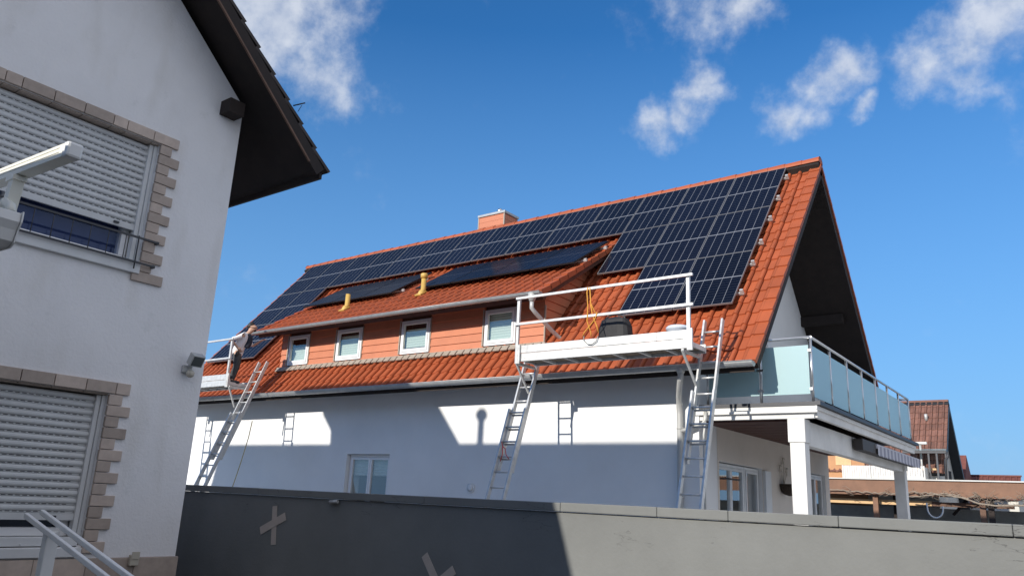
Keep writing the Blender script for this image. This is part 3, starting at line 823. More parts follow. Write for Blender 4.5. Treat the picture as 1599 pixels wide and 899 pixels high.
# things on the big platform
bag = thing('tool_bag', 'black fabric tool bag on the big work platform', 'bag', (-2.16,-5.1,4.196))
mb = MB(); n = 14; rows = []
for k, (z, hx, hy) in enumerate(((0,.27,.15),(.08,.30,.17),(.30,.30,.16),(.46,.28,.15),(.57,.24,.12),(.61,.16,.07))):
    rows.append([(-2.16+hx*(abs(math.cos(a))**.6)*math.copysign(1,math.cos(a))+random.uniform(-.008,.008), -5.1+hy*(abs(math.sin(a))**.6)*math.copysign(1,math.sin(a)), 4.197+z+random.uniform(-.008,.008)) for a in [2*math.pi*j/n for j in range(n)]])
for a, b in zip(rows, rows[1:]):
    for j in range(n): mb.face((a[j],a[(j+1) % n],b[(j+1) % n],b[j]), 0, .5, True)
mb.face(rows[-1]); mb.face(rows[0])
mb.build('bag_body', M['black'], bag)
MB().tube([(-2.16+.2*math.cos(a), -5.12, 4.76+.11*math.sin(a)) for a in [math.pi*k/8 for k in range(9)]], .015, 8).build('handle', M['black_plastic'], bag)
MB().lathe([(.0,0),(.06,0),(.06,.05),(.03,.07)], (-2.1,-5.285,4.50)).build('label_tag', M['zinc_light'], bag)
dish = thing('bucket', 'pale blue and white bucket whose rim shows over the platform edge', 'bucket', (-1.0,-5.12,4.196))
MB().lathe([(.14,0),(.185,.29),(.195,.295),(.195,.325),(.17,.35),(.04,.365)], (-1.0,-5.12,4.197), 24).build('bucket_body', M['dish'], dish)
rope = MB()
rope.tube([(-2.47,-5.52,5.29),(-2.475,-5.535,5.2),(-2.46,-5.52,4.95),(-2.47,-5.52,4.70),(-2.43,-5.45,4.50),(-2.44,-5.43,4.45)], .009, 6)
rope.tube([(-2.43,-5.52,5.28),(-2.40,-5.53,5.0),(-2.30,-5.50,4.78),(-2.27,-5.53,4.83),(-2.33,-5.5,4.72),(-2.55,-5.47,4.52),(-2.60,-5.44,4.46)], .009, 6)
rope.tube([(-2.40,-5.53,4.98),(-2.38,-5.5,4.80),(-2.30,-5.48,4.60),(-2.28,-5.46,4.50)], .009, 6)
o = rope.build('rope', M['rope_o']); o['label'] = 'orange rope tied to the guard rail of the big platform'; o['category'] = 'rope'
o = MB().tube([(-2.58,-5.43,4.47),(-2.58,-5.44,4.40),(-2.5,-5.44,4.32),(-2.42,-5.44,4.31),(-2.33,-5.44,4.36),(-2.30,-5.44,4.44)], .008, 6).build('cord', M['cord'])
o['label'] = 'grey loop of cord hanging over the toe board below the orange rope'; o['category'] = 'cord'

# ================================================================== PERSON ON THE FAR PLATFORM
def skin_mesh(name, mat_, parent, chains, sub=2, base=Vector((0,0,0))):
    """chains: list of [(point, radius or (rx, ry)), ...]; a chain whose first point equals an earlier one joins it"""
    verts, edges, rr, idx = [], [], [], {}
    for ch in chains:
        prev = None
        for p, r in ch:
            key = tuple(round(c, 4) for c in p)
            if key not in idx:
                idx[key] = len(verts); verts.append(tuple(Vector(p)-base)); rr.append(r if isinstance(r, tuple) else (r, r))
            k = idx[key]
            if prev is not None and prev != k: edges.append((prev, k))
            prev = k
    me = bpy.data.meshes.new(name); me.from_pydata(verts, edges, []); me.materials.append(mat_)
    o = bpy.data.objects.new(name, me); COL.objects.link(o)
    if parent: o.parent = parent
    sk = o.modifiers.new('skin', 'SKIN'); sk.use_smooth_shade = True
    if not me.skin_vertices: me.skin_vertices.new()
    for i, sv in enumerate(me.skin_vertices[0].data):
        sv.radius = rr[i]; sv.use_root = (i == 0)
    if sub:
        ss = o.modifiers.new('sub', 'SUBSURF'); ss.levels = sub; ss.render_levels = sub
    return o
# local frame: feet at origin, facing +X (towards the dormer), slight lean forward
man = thing('person', 'man in white shirt and dark trousers standing on the far platform, elbow bent back', 'person', (-12.98,-5.17,4.198))
man.rotation_euler = (0,0,rad(50)); man.scale = (1.05,1.05,.89)
V = Vector
pel, wst, chs, nck = V((.0,0,.90)), V((.03,0,1.05)), V((.10,0,1.30)), V((.20,0,1.47))
hd0, hd1 = V((.24,0,1.54)), V((.29,-.01,1.66))
hl, hr = V((.0,-.10,.88)), V((.0,.10,.88))
knl, knr = V((.04,-.12,.48)), V((.02,.11,.48))
anl, anr = V((-.03,-.12,.09)), V((-.05,.12,.09))
tol, tor = V((.15,-.13,.035)), V((.13,.14,.035))
shl, shr = V((.12,-.19,1.38)), V((.14,.19,1.38))
ell, elr = V((-.16,-.25,1.20)), V((.30,.24,1.16))
wrl, wrr = V((.02,-.20,1.00)), V((.48,.18,1.32))
def hand(wr, d, up, side):
    """palm plus five unequal bent fingers as chains"""
    d, up = d.normalized(), up.normalized(); sd = d.cross(up).normalized()*side
    palm = wr + d*.05
    ch = [[(wr,.025),(palm,(.036,.020))]]
    for k, (ln, off) in enumerate(((.072,-.028),(.08,-.009),(.076,.010),(.06,.028))):
        b = palm + d*.03 + sd*off
        m_ = b + d*ln*.5 - up*.008; e = b + d*ln*.85 - up*.035
        ch.append([(palm,(.036,.020)),(b,.0095),(m_,.0088),(e,.0075)])
    t0 = wr + d*.03 - sd*.03; t1 = t0 + d*.035 - sd*.03 - up*.01
    ch.append([(palm,(.036,.020)),(t0,.012),(t1,.009)])
    return ch
chains = [
    [(pel,(.15,.12)),(wst,(.135,.11)),(chs,(.165,.115)),(nck,.06),(hd0,.062)],
    [(hd0,.062),(V((.27,0,1.60)),(.082,.092)),(V((.285,0,1.67)),(.088,.10)),(V((.275,0,1.735)),(.06,.07))],
    [(V((.27,0,1.60)),(.082,.092)),(V((.35,0,1.60)),.030),(V((.355,0,1.575)),.02)],
    [(V((.285,0,1.67)),(.088,.10)),(V((.37,0,1.65)),.018),(V((.392,0,1.632)),.012)],
    [(V((.285,0,1.67)),(.088,.10)),(V((.275,-.088,1.645)),.014)],
    [(pel,(.15,.12)),(hl,.09),(V((.03,-.12,.70)),.08),(knl,.058),(V((-.0,-.12,.32)),.055),(anl,.038),(tol,.03)],
    [(pel,(.15,.12)),(hr,.09),(V((.02,.12,.70)),.08),(knr,.058),(V((-.02,.12,.32)),.055),(anr,.038),(tor,.03)],
    [(chs,(.165,.115)),(shl,.062),(V((.0,-.23,1.28)),.048),(ell,.04),(V((-.06,-.23,1.10)),.036),(wrl,.025)],
    [(chs,(.165,.115)),(shr,.062),(V((.23,.22,1.26)),.048),(elr,.04),(V((.40,.21,1.25)),.035),(wrr,.025)],
]
chains += hand(wrl, V((.6,.25,-.7)), V((-.4,-.9,0)), 1) + hand(wrr, V((.8,-.1,.5)), V((-.4,0,.9)), -1)
body = skin_mesh('body', M['skin'], man, chains)
skin_mesh('shirt', M['shirt'], man, [
    [(V((-.01,0,.80)),(.185,.15)),(V((.01,0,.90)),(.178,.145)),(wst,(.168,.138)),(chs,(.185,.135)),(V((.165,0,1.42)),(.115,.10)),(V((.195,0,1.47)),(.08,.08))],
    [(chs,(.185,.135)),(shl,.078),(V((.0,-.23,1.28)),.066),(ell+V((.02,.0,.015)),.056)],
    [(chs,(.185,.135)),(shr,.078),(V((.23,.22,1.26)),.066),(elr,.054)]])
skin_mesh('trousers', M['trouser'], man, [
    [(pel,(.165,.135)),(V((.01,0,.98)),(.15,.125))],
    [(pel,(.165,.135)),(hl,.105),(V((.03,-.12,.70)),.10),(knl,.078),(V((-.0,-.12,.32)),.074),(V((-.03,-.12,.11)),.06)],
    [(pel,(.165,.135)),(hr,.105),(V((.02,.12,.70)),.10),(knr,.078),(V((-.02,.12,.32)),.074),(V((-.05,.12,.11)),.06)]])
for a, t in ((anl, tol), (anr, tor)):
    skin_mesh('boot', M['black_plastic'], man, [[(a+V((-.05,0,-.05)),.045),(a+V((0,0,-.02)),.055),(a+V((.09,0,-.04)),.05),(t+V((.02,0,.01)),.04)]])
skin_mesh('hair', M['hair'], man, [[(V((.215,0,1.60)),(.07,.085)),(V((.225,0,1.68)),(.088,.098)),(V((.25,0,1.745)),(.085,.095)),(V((.31,0,1.765)),(.06,.08))]])
skin_mesh('beard', M['hair'], man, [[(V((.30,0,1.575)),(.055,.068)),(V((.345,0,1.565)),(.035,.05)),(V((.35,0,1.535)),.025)]])
skin_mesh('vest', M['navy'], man, [[(V((.20,-.10,1.44)),.05),(V((.26,-.10,1.34)),(.055,.075)),(V((.25,-.09,1.18)),(.06,.085)),(V((.20,-.08,1.02)),(.05,.07))]])
skin_mesh('tool_belt', M['leather'], man, [[(V((.05,-.16,.90)),.04),(V((.03,-.19,.86)),.045),(V((.0,-.18,.72)),.035)],[(V((.0,-.16,.68)),.03),(V((.0,-.185,.58)),.032)]])

# ================================================================== PLOT WALL
FY = -12.2
fw = thing('boundary_wall', 'grey rendered plot wall with a coping, taped with crosses in the shade', 'wall', (2,FY,0))
MB().box(-9,9,FY,FY+.24,0,1.655).build('wall_panel', M['fence'], fw)
mb = MB(); x = -9.0; k = 0
for x1 in (-6.2,-3.9,-1.6,.35,1.52,2.19,2.62,3.2,3.95,5.2,7.,9.):
    mb.box(x+.0008, x1-.0008, FY-.022, FY+.262, 1.659, 1.714+random.uniform(-.0015,.0015), 0, random.random()); x = x1
mb.build('coping', M['fence'], fw, bevel=.005)
def strip(x0, z0, x1, z1, w, lay):
    d = Vector((x1-x0,0,z1-z0)).normalized()
    c = ((x0+x1)/2, FY-.0025-lay*.0022, (z0+z1)/2); L_ = math.hypot(x1-x0, z1-z0)/2
    MB().obox(c, d, (0,1,0), Vector((-d.z,0,d.x)), L_, .0010, w/2).build('tape_strip', M['tape'], fw)
strip(-1.375,1.575,-1.335,1.265,.062,0); strip(-1.53,1.365,-1.215,1.50,.065,1)
strip(.375,1.315,.60,1.02,.062,0); strip(.66,1.24,.36,1.02,.062,1)
MB().tube([(-.66,FY-.022,1.635),(-.56,FY-.03,1.64)], .014, 8).build('cable_clip', M['zinc_light'], fw)

# ================================================================== NEAR HOUSE ON THE LEFT
XL, LY0, LY1 = -1.7, -17.4, -12.85
LH = thing('stucco_house', 'weathered white house with brick window trim and closed grey roller shutters', 'house', (-8,-15,0))
RY, RZ, RM, EYN, EZN = -14.87, 7.176, .93, -12.15, 4.65
UW, LW = (-15.2,-13.55,3.335,4.435), (-15.2,-13.60,1.25,2.35)
mb = MB()
ztw = lambda y: RZ - RM*abs(y-RY) - .20
wall_holes(mb, 0, XL, LY0, LY1, 0, 4.5, [UW, LW], .30, -1)
mb.face(((XL,LY0,4.5),(XL,LY1,4.5),(XL,LY1,ztw(LY1)),(XL,RY,ztw(RY)),(XL,LY0,ztw(LY0))))
mb.face(((XL,LY1,0),(-16.2,LY1,0),(-16.2,LY1,ztw(LY1)),(XL,LY1,ztw(LY1))))
mb.face(((XL,LY0,0),(-16.2,LY0,0),(-16.2,LY0,ztw(LY0)),(XL,LY0,ztw(LY0))))
mb.face(((-16.2,LY0,0),(-16.2,LY1,0),(-16.2,LY1,ztw(LY1)),(-16.2,RY,ztw(RY)),(-16.2,LY0,ztw(LY0))))
mb.build('wall', [M['old_stucco'], M['interior']], LH)
XV = -1.28
def lpt(x, s, h, side):
    a = math.atan(RM); return (x, RY + side*(s*math.cos(a) + h*math.sin(a)), RZ - s*math.sin(a) + h*math.cos(a))
SLN = (EYN-RY)/math.cos(math.atan(RM))
for side in (1,-1):
    mb = MB(); n = 15; c = SLN/n; nx = 48
    for j in range(n):
        for i in range(nx if side > 0 else 8):
            nn = nx if side > 0 else 8
            xa, xb = -16.6+(XV+16.6)*i/nn, -16.6+(XV+16.6)*(i+1)/nn-.004
            t = random.random(); sa, sb = j*c, (j+1)*c+.03; e = random.uniform(-.006,.006)
            a = [lpt(x, s, h, side) for h, dh in ((0,0),) for (x, s, h) in ((xa,sa,.0),(xb,sa,.0),(xb,sb+e,.03),(xa,sb+e,.03),(xa,sa,-.03),(xb,sa,-.03),(xb,sb+e,0.),(xa,sb+e,0.))]
            i0 = len(mb.v); mb.v += a
            for q in ((0,1,2,3),(7,6,5,4),(0,4,5,1),(1,5,6,2),(2,6,7,3),(3,7,4,0)):
                mb.f.append(tuple(i0+k for k in q)); mb.m.append(0); mb.t.append(t); mb.sm.append(False)
    mb.build('roof', M['dark_tile'], LH)
    mb = MB()
    a = [lpt(x, s, h, side) for h in (-.035,-.085) for (x, s) in ((-16.55,-.02),(XV-.03,-.02),(XV-.03,SLN-.05),(-16.55,SLN-.05))]
    i0 = len(mb.v); mb.v += a
    for q in ((0,1,2,3),(7,6,5,4),(0,4,5,1),(1,5,6,2),(2,6,7,3),(3,7,4,0)):
        mb.f.append(tuple(i0+k for k in q)); mb.m.append(0); mb.t.append(.5); mb.sm.append(False)
    # boards under the eaves
    mb.build('roof_soffit', M['soffit'], LH)
    # barge board with its worn lower edge
    MB().bar(lpt(XV-.012, 0, -.085, side), lpt(XV-.012, SLN-.02, -.085, side), .022, .11, (0,side*math.sin(math.atan(RM)),math.cos(math.atan(RM)))).build('barge_board', M['soffit'], LH)
    MB().bar(lpt(XV+.004, 0, -.145, side), lpt(XV+.004, SLN-.16, -.145, side), .018, .016, (0,side*math.sin(math.atan(RM)),math.cos(math.atan(RM)))).build('edge_strip', M['batten'], LH)
MB().prism([(RY-.16,RZ-.08),(RY-.08,RZ+.06),(RY+.08,RZ+.06),(RY+.16,RZ-.08)], 0, -16.6, XV).build('ridge', M['dark_tile'], LH)
MB().box(-16.5,XV-.04,EYN-.05,EYN-.02,EZN-.10,EZN-.045).build('eave_board', M['soffit'], LH)
MB().box(XL-.2,XL+.15,-13.075,-12.925,4.925,5.055).build('purlin', M['soffit'], LH)
MB().tube([(XV+.01,-12.62,5.1),(XV+.10,-12.56,5.13)], .006, 6).tube([(XV+.02,-12.57,5.06),(XV+.07,-12.57,5.11)], .003, 6).build('snow_hook', M['iron'], LH)
# roof box and vent pot further back on this roof (they throw the shadows on the white facade)
MB().prism([(-12.16,6.9),(-12.16,7.3),(-12.2,7.83),(-12.62,8.30),(-12.62,8.42),(-8.97,8.42),(-8.06,7.32),(-7.75,6.9)], 1, -15.7, -15.0).build('dormer', M['soffit'], LH)
MB().lathe([(.085,0),(.085,.85),(.15,.88),(.16,.96),(.10,1.04),(.02,1.07)], (-7.52,-15.1,7.0)).build('roof_vent', M['zinc'], LH)

# brick trim round the windows
def bricks(y, z, w, h, d=.022):
    return (XL, XL+d, y, y+w, z, z+h)
BH, BG = .0795, .0055
for (yb, zb0, zt, ylint) in ((UW[1],3.25,4.435,-13.42),(LW[1],1.20,2.35,-13.44)):
    mb = MB(); n = round((zt-zb0)/(BH+BG)); k = 0
    step = (zt-zb0)/n
    for k in range(n):
        z = zb0 + k*step; w = .175 if k % 2 == 0 else .10
        y0 = yb-.0
        if k == 0: y0 = yb-.05; w = .21
        if yb == LW[1] and k == 0: y0 = yb; w = .16
        mb.box(XL-.01, XL+.022+random.uniform(-.002,.002), y0, yb+w+random.uniform(-.004,.004), z, z+step-BG, 0, random.random())
    # lintel: long flat stones, their undersides over the shutter
    y = yb + .15; wl = .225
    while y > -17:
        w = wl if random.random() > .2 else wl*.5
        mb.box(XL-.01, XL+.024, y-w+BG, y, zt+.002, zt+.088, 0, random.random())
        mb.box(XL-.28, XL-.011, y-w+BG, min(y, yb-.001), zt-.012, zt+.05, 0, .2)
        y -= w
    mb.build('brick_trim', [M['brick']], LH, bevel=.003)
# plinth of the same brick
mb = MB()
for r in range(6):
    z1 = 1.165 - r*.17; y = LY1+.02 - (0 if r % 2 else .18)
    mb.box(XL-.005, XL+.018, -17.3, LY1+.012, z1-.168, z1-.002, 1)
    yy = LY1 + .014
    first_ = True
    while yy > -17:
        w = (.36 if not (first_ and r % 2) else .18); first_ = False
        mb.box(XL-.01, XL+.024+random.uniform(-.001,.001), yy-w+.005, yy, z1-.163, z1-.004, 0, random.random()); yy -= w
mb.build('plinth', [M['brick'], M['mortar']], LH, bevel=.003)
# roller shutters, guide rails, glass, sills
def shutter(y0, y1, zb, zt, depth, slat=.0535):
    mb = MB(); z = zt; x = XL-depth
    while z - slat > zb:
        z0 = z-slat+.009
        prof = [(x, z0),(x+.009, z0+.008),(x+.0115, (z0+z)/2-.004),(x+.009, z-.014),(x, z-.004)]
        for (xa, za), (xb, zb_) in zip(prof, prof[1:]):
            mb.face(((xa,y0,za),(xa,y1,za),(xb,y1,zb_),(xb,y0,zb_)), 0, .5, True)
        mb.face(((x-.002,y0,z0-.011),(x-.002,y1,z0-.011),(x-.002,y1,z0+.002),(x-.002,y0,z0+.002)), 0)
        # punched light slots between the slats
        yy = y0+.02
        while yy < y1-.05:
            mb.box(x-.0015, x-.0005, yy, yy+.030, z0-.0062, z0-.0012, 1); yy += .046
        z -= slat
    mb.box(x-.005, x+.014, y0, y1, z-.052, z-.004, 0)
    return mb, z-.052
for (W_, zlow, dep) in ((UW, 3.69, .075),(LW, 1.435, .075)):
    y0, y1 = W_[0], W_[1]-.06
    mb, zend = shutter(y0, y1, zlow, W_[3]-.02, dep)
    sh = mb.build('roller_shutter', [M['shutter'], M['shutter_gap']], LH)
    MB().box(XL-dep+.012,XL-dep+.03,y1-.17,y1-.13,zend+.018,zend+.032).build('pull', M['iron'], sh)
    mb = MB(); mb.box(XL-.11,XL-.045,W_[1]-.062,W_[1]-.03,W_[2]+.06,W_[3]-.014); mb.box(XL-.10,XL-.03,W_[1]-.028,W_[1]-.001,W_[2]+.06,W_[3]-.014)
    mb.build('guide_rail', M['pvc_dirty'], LH, bevel=.003)
    mb = MB()
    zs = W_[2]+.06
    mb.box(XL-.20,XL-.12,y0,y1-.001,zs,zs+.06); mb.box(XL-.20,XL-.12,y1-.06,y1-.001,zs+.061,W_[3]-.02)
    if W_ is UW: mb.box(XL-.19,XL-.13,-14.55,-14.47,zs+.061,W_[3]-.02)
    wn = mb.build('window', M['pvc'], LH, bevel=.004)
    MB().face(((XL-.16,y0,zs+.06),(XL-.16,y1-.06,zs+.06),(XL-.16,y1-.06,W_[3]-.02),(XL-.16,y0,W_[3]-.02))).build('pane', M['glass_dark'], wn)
    if W_ is UW: MB().face(((XL-.21,y0,zs),(XL-.21,y1-.01,zs),(XL-.21,y1-.01,W_[3]-.02),(XL-.21,y0,W_[3]-.02))).build('blind', mat('navy_sky_panel', (.035,.055,.14), .8, noise=(5,.8,1.1)), wn)  # added navy panel, its colour stands in for blue sky reflected in the pane
    mb = MB()
    if W_ is UW: mb.box(XL-.12,XL+.035,y0-.1,W_[1]+.0,W_[2]-.03,W_[2]+.058)
    else:
        mb.box(XL-.12,XL+.03,y0-.1,W_[1]-.005,W_[2]-.075,W_[2]-.012); mb.box(XL-.12,XL+.0,y0-.1,W_[1]-.03,W_[2]-.010,W_[2]+.058)
        for k in range(8): mb.tube([(XL+.0,-13.72-k*.145,W_[2]+.012),(XL+.008,-13.72-k*.145,W_[2]+.012)], .007, 8)
    mb.build('window_sill', M['pvc_dirty'], LH, bevel=.004)
# guard rail in front of the upper window
mb = MB(); xr = XL+.06
for z in (3.585,3.385): mb.bar((xr,-15.3,z),(xr,-13.45,z), .010, .016); mb.bar((xr,-13.455,z),(XL+.02,-13.455,z), .02, .022)
y = -15.2
while y < -13.6:
    mb.tube([(xr,y,3.385),(xr,y,3.585)], .0035, 6); y += .135
mb.tube([(xr,-13.615,3.33),(xr,-13.615,3.60)], .006, 6)
mb.build('window_guard', M['iron'], LH)

# floodlight and outdoor socket on the wall
fl = thing('floodlight', 'small floodlight with motion sensor on the weathered house wall', 'lamp', (XL,-13.0,2.66))
MB().box(XL,XL+.03,-13.05,-12.97,2.60,2.66).build('wall_bracket', M['zinc_light'], fl, bevel=.004)
MB().bar((XL+.03,-13.01,2.64),(XL+.07,-12.99,2.70), .03, .02).obox((XL+.10,-12.99,2.705), (.86,0,-.5), (0,1,0), (.5,0,.86), .035, .055, .05).build('lamp_head', M['zinc_light'], fl, bevel=.006)
MB().obox((XL+.131,-12.99,2.687), (.86,0,-.5), (0,1,0), (.5,0,.86), .002, .046, .04).build('lamp_glass', M['lamp_glass'], fl)
MB().lathe([(.01,-.04),(.03,-.03),(.034,0),(.02,.02)], (XL+.06,-13.0,2.60)).build('sensor', M['beige_plastic'], fl)
so = thing('outdoor_socket', 'beige outdoor socket box with open lid above the brick plinth', 'socket', (XL+.02,-13.2,1.12))
MB().box(XL+.026,XL+.06,-13.245,-13.175,1.105,1.185).build('socket_box', M['beige_plastic'], so, bevel=.006)
MB().box(XL+.061,XL+.066,-13.24,-13.18,1.155,1.205).build('lid', M['beige_plastic'], so)

# ================================================================== TERRACE CANOPY WITH AWNING (nearest, left)
tc_ = thing('terrace_canopy', 'white terrace canopy with an awning rail on top, beside the weathered house', 'canopy', (.4,-18,0))
YE = -15.22
MB().prism([(.36,2.70),(.36,2.825),(.56,2.845),(.565,2.80),(.545,2.765),(.53,2.715),(.50,2.695)], 1, -21.5, YE).build('canopy_gutter', M['white_metal'], tc_, bevel=.004)
MB().prism([(.355,2.695),(.355,2.835),(.57,2.85),(.572,2.80),(.552,2.765),(.537,2.71),(.505,2.69)], 1, YE+.001, YE+.007).build('gutter_end', M['white_metal'], tc_)
MB().face(((-1.68,-21.5,3.02),(.40,-21.5,2.85),(.40,YE-.05,2.85),(-1.68,YE-.05,3.02))).build('roof_sheet', M['white_metal'], tc_)
MB().bar((-1.68,YE-.04,3.0),(.42,YE-.04,2.83), .07, .10).build('rafter', M['white_metal'], tc_, bevel=.004)
MB().bar((.42,YE-.01,2.86),(.45,YE-.01,3.045), .05, .05, (0,1,0)).box(.395,.48,YE-.04,YE+.02,3.018,3.04).tube([(.30,YE-.03,2.86),(.36,YE-.03,2.90),(.43,YE-.03,2.915),(.50,YE-.03,2.88),(.53,YE-.03,2.84)], .022, 8).build('rail_stand', M['cream_metal'], tc_)
mb = MB(); mb.bar((-1.6,YE,3.185),(.93,YE,3.052), .06, .062)
for dz in (.016,-.004): mb.bar((-1.6,YE-.031,3.185+dz),(.90,YE-.031,3.0535+dz), .004, .006)
mb.build('awning_rail', M['cream_metal'], tc_, bevel=.006)
MB().bar((.932,YE,3.052),(.985,YE,3.049), .068, .07).build('rail_cap', M['white_metal'], tc_, bevel=.012)
# added unseen bar, sheet and rails, higher up, placed to shade the yard wall
MB().box(.86,.93,-23.2,-16.05,3.30,3.38).build('shade_bar', M['cream_metal'], tc_)
MB().face(((-1.68,-23.2,3.55),(.88,-23.2,3.36),(.88,-16.06,3.36),(-1.68,-16.06,3.55))).build('shade_sheet', M['shade_fabric'], tc_)
for y in (-16.1,-23.1): MB().bar((-1.68,y,3.5),(.88,y,3.31), .05, .06).build('awning_rail', M['cream_metal'], tc_)
MB().box(.38,.48,-21.4,-21.3,0,2.70).build('post', M['white_metal'], tc_)
MB().box(.38,.48,-18.6,-18.5,0,2.70).build('post', M['white_metal'], tc_)

# added unseen block behind the camera, keeps skylight off the yard wall
yh = thing('yard_sky_blocker', 'added dark house block out of view, keeping skylight off the yard wall', 'house', (6,-25,0))
MB().box(-1.6,16,-29,-23.4,0,5.0).build('wall', M['wood_dark'], yh)
MB().prism([(-29.4,4.95),(-26.2,5.6),(-23.0,4.95)], 0, -1.8, 16.2).build('roof', M['dark_tile'], yh)

gg = thing('east_light_blocker', 'added dark block on the unseen east side, blocking low skylight', 'east_light_blocker', (12,-17,0))
MB().box(9,15,-23,-12.6,0,4.4).build('wall', M['wood_dark'], gg); MB().box(8.8,15.2,-23.2,-12.4,4.4,4.6).build('roof', M['dark_tile'], gg)  # block added out of view to cut low eastern skylight on the walls

# white double handrail of the garden steps, bottom left
hr_ = thing('stair_railing', 'white double bar handrail of garden steps below the brick plinth', 'railing', (-.05,-14.6,0))
for dy, x0, z0 in ((0,-.28,1.512),(.08,-.29,1.53)):
    MB().bar((x0,-14.6+dy,z0),(1.5,-14.6+dy,z0-.24*(1.5-x0)), .022, .027).build('handrail', M['white_metal'], hr_, bevel=.004)
MB().bar((-.04,-14.56,0),(-.04,-14.56,1.445), .055, .06, (0,1,0)).build('post', M['white_metal'], hr_, bevel=.004)
MB().bar((1.42,-14.56,0),(1.42,-14.56,1.09), .055, .06, (0,1,0)).build('post', M['white_metal'], hr_, bevel=.004)

# ================================================================== GARDENS AND HOUSES BEHIND, RIGHT
pg = thing('carport', 'low carport with brown fascia, timber posts and bare vines beyond the balcony', 'carport', (-1,18,0))
MB().box(-8,22,18.0,18.08,2.68,3.27).build('fascia', M['brown_paint'], pg)
MB().box(-8.1,22.1,17.92,23.5,3.273,3.32).build('roof_edge', M['zinc_light'], pg)
MB().box(-8,22,18.09,23.4,3.16,3.26).build('roof_underside', M['soffit_brown'], pg)
MB().box(-8,-1.53,18.6,18.74,2.34,2.52).build('beam', M['wood'], pg)
MB().box(-1.525,1.2,18.6,18.74,2.34,2.50).build('beam', M['wood_dark'], pg)
for x, k in ((-3.58,'brown_paint'),(.13,'wood_dark'),(.40,'soffit'),(6.,'brown_paint')):
    MB().box(x,x+.19,18.2,18.38,0,3.16).build('post', M[k], pg)
for x in (-3.1,6.5): MB().box(x,x+.2,19.5,19.7,0,3.16).build('post', M['soffit'], pg)
MB().bar((-.95,19.5,2.05),(-.45,19.5,2.62), .10, .14, (0,1,0)).build('brace', M['soffit'], pg)
bw = MB().box(-9,22,21.2,21.4,0,2.3).build('block_wall', M['concrete']); bw['label'] = 'grey block wall at the back of the carport'; bw['category'] = 'wall'
vn = MB()
def vine(x0, x1, z0, n, amp):
    pts = []; y = 17.86
    for k in range(n+1):
        t = k/n; pts.append((x0+(x1-x0)*t, y+random.uniform(-.04,.04), z0+amp*math.sin(t*9+x0)+random.uniform(-.04,.04)))
    return pts
vn.tube(vine(-5.2,-.4,2.78,40,.04), .022, 6); vn.tube(vine(-2.2,.2,2.72,18,.05), .026, 6)
vn.tube([(-.9,17.86,2.74),(-.4,17.84,2.68),(-.1,17.84,2.58),(.15,17.8,2.48),(.7,17.8,2.42),(2.2,17.84,2.50)], .034, 6)
for k in range(80):
    x = random.uniform(-.1,2.2) if k < 55 else random.uniform(-5,-.2); p = Vector((x, 17.84, random.uniform(2.45,2.8) if k < 55 else 2.76)); pts = [p]
    for j in range(4): p = p + Vector((random.uniform(-.18,.18), random.uniform(-.06,.06), random.uniform(-.11,.11))); pts.append(p)
    vn.tube(pts, [.011,.009,.007,.005,.003], 5)
o = vn.build('vine', M['vine']); o['label'] = 'leafless vine trained along the brown carport fascia'; o['category'] = 'plant'
o = MB().tube([(-1.43,17.,2.42)] + [(-1.16-.26*math.cos(a), 17., 2.22-.32*math.sin(a)) for a in [math.pi*k/10 for k in range(11)]] + [(-.9,17.,2.32)], .028, 8).build('hoop', M['balus'])
o['label'] = 'white curved hoop hanging in front of the carport'; o['category'] = 'hoop'
# orange rendered house and white balustrade behind the pillars
oh = thing('rendered_house', 'orange rendered house wall seen between the terrace pillars', 'house', (-9,26,0))
MB().box(-16,-5.02,23.4,30,0,4.75).build('wall', M['orange_wall'], oh)
MB().prism([(23.0,4.62),(26.7,7.0),(30.4,4.62)], 0, -16.3,-8.).build('roof', M['red_tile'], oh)
MB().box(-6.3,-5.6,23.36,23.4,4.15,4.6).build('window', M['wood'], oh)
bs = thing('balustrade', 'white slatted balcony balustrade above the brown carport', 'balustrade', (-4,22,3.3))
MB().box(-5.65,-2.3,22.02,22.08,3.50,3.60).box(-5.65,-2.3,22.02,22.08,3.98,4.06).build('rail', M['balus'], bs)
for k in range(33):
    x = -5.63 + k*.1
    MB().box(x,x+.088,21.99,22.01,3.42,4.05).build('slat', M['balus'], bs)
for x in (-5.66,-4.5,-3.4,-2.3): MB().box(x,x+.05,21.95,21.985,3.33,4.07).build('post', M['balus'], bs)
MB().box(-2.28,-2.24,22.0,26.0,3.40,4.02).build('side_panel', M['far_wall'], bs)
# brown tiled house
fh = thing('tiled_house', 'far house with steep brown tiled roof and pale gable wall', 'house', (-5,26,0))
fy, fz = 26.0, 7.37; fm = 1.33; fth = math.atan(fm)
FX = -1.66
def fpt(u, s, h, sg): return (u, fy+sg*(s*math.cos(fth)+h*math.sin(fth)), fz-s*math.sin(fth)+h*math.cos(fth))
mb = MB(); tiles(mb, lambda u, s, h: fpt(u, s, h, -1), -14, FX, 0, 4.4, wave=.25, course=.36, base=0, roll=.045)
mb.build('roof', M['far_tile'], fh)
mb = MB(); tiles(mb, lambda u, s, h: fpt(u, s, h, 1), -14, FX, 0, 7.0, wave=.5, course=.7, base=0, roll=.03)
mb.build('roof', M['far_tile'], fh)
mb = MB()
for sg, e in ((-1,4.35),(1,6.95)):
    a = [fpt(x, s, h, sg) for h in (-.02,-.26) for (x, s) in ((-14,0),(FX+.01,0),(FX+.01,e),(-14,e))]
    i0 = len(mb.v); mb.v += a
    for q in ((0,1,2,3),(7,6,5,4),(0,4,5,1),(1,5,6,2),(2,6,7,3),(3,7,4,0)):
        mb.f.append(tuple(i0+k for k in q)); mb.m.append(0); mb.t.append(.5); mb.sm.append(False)
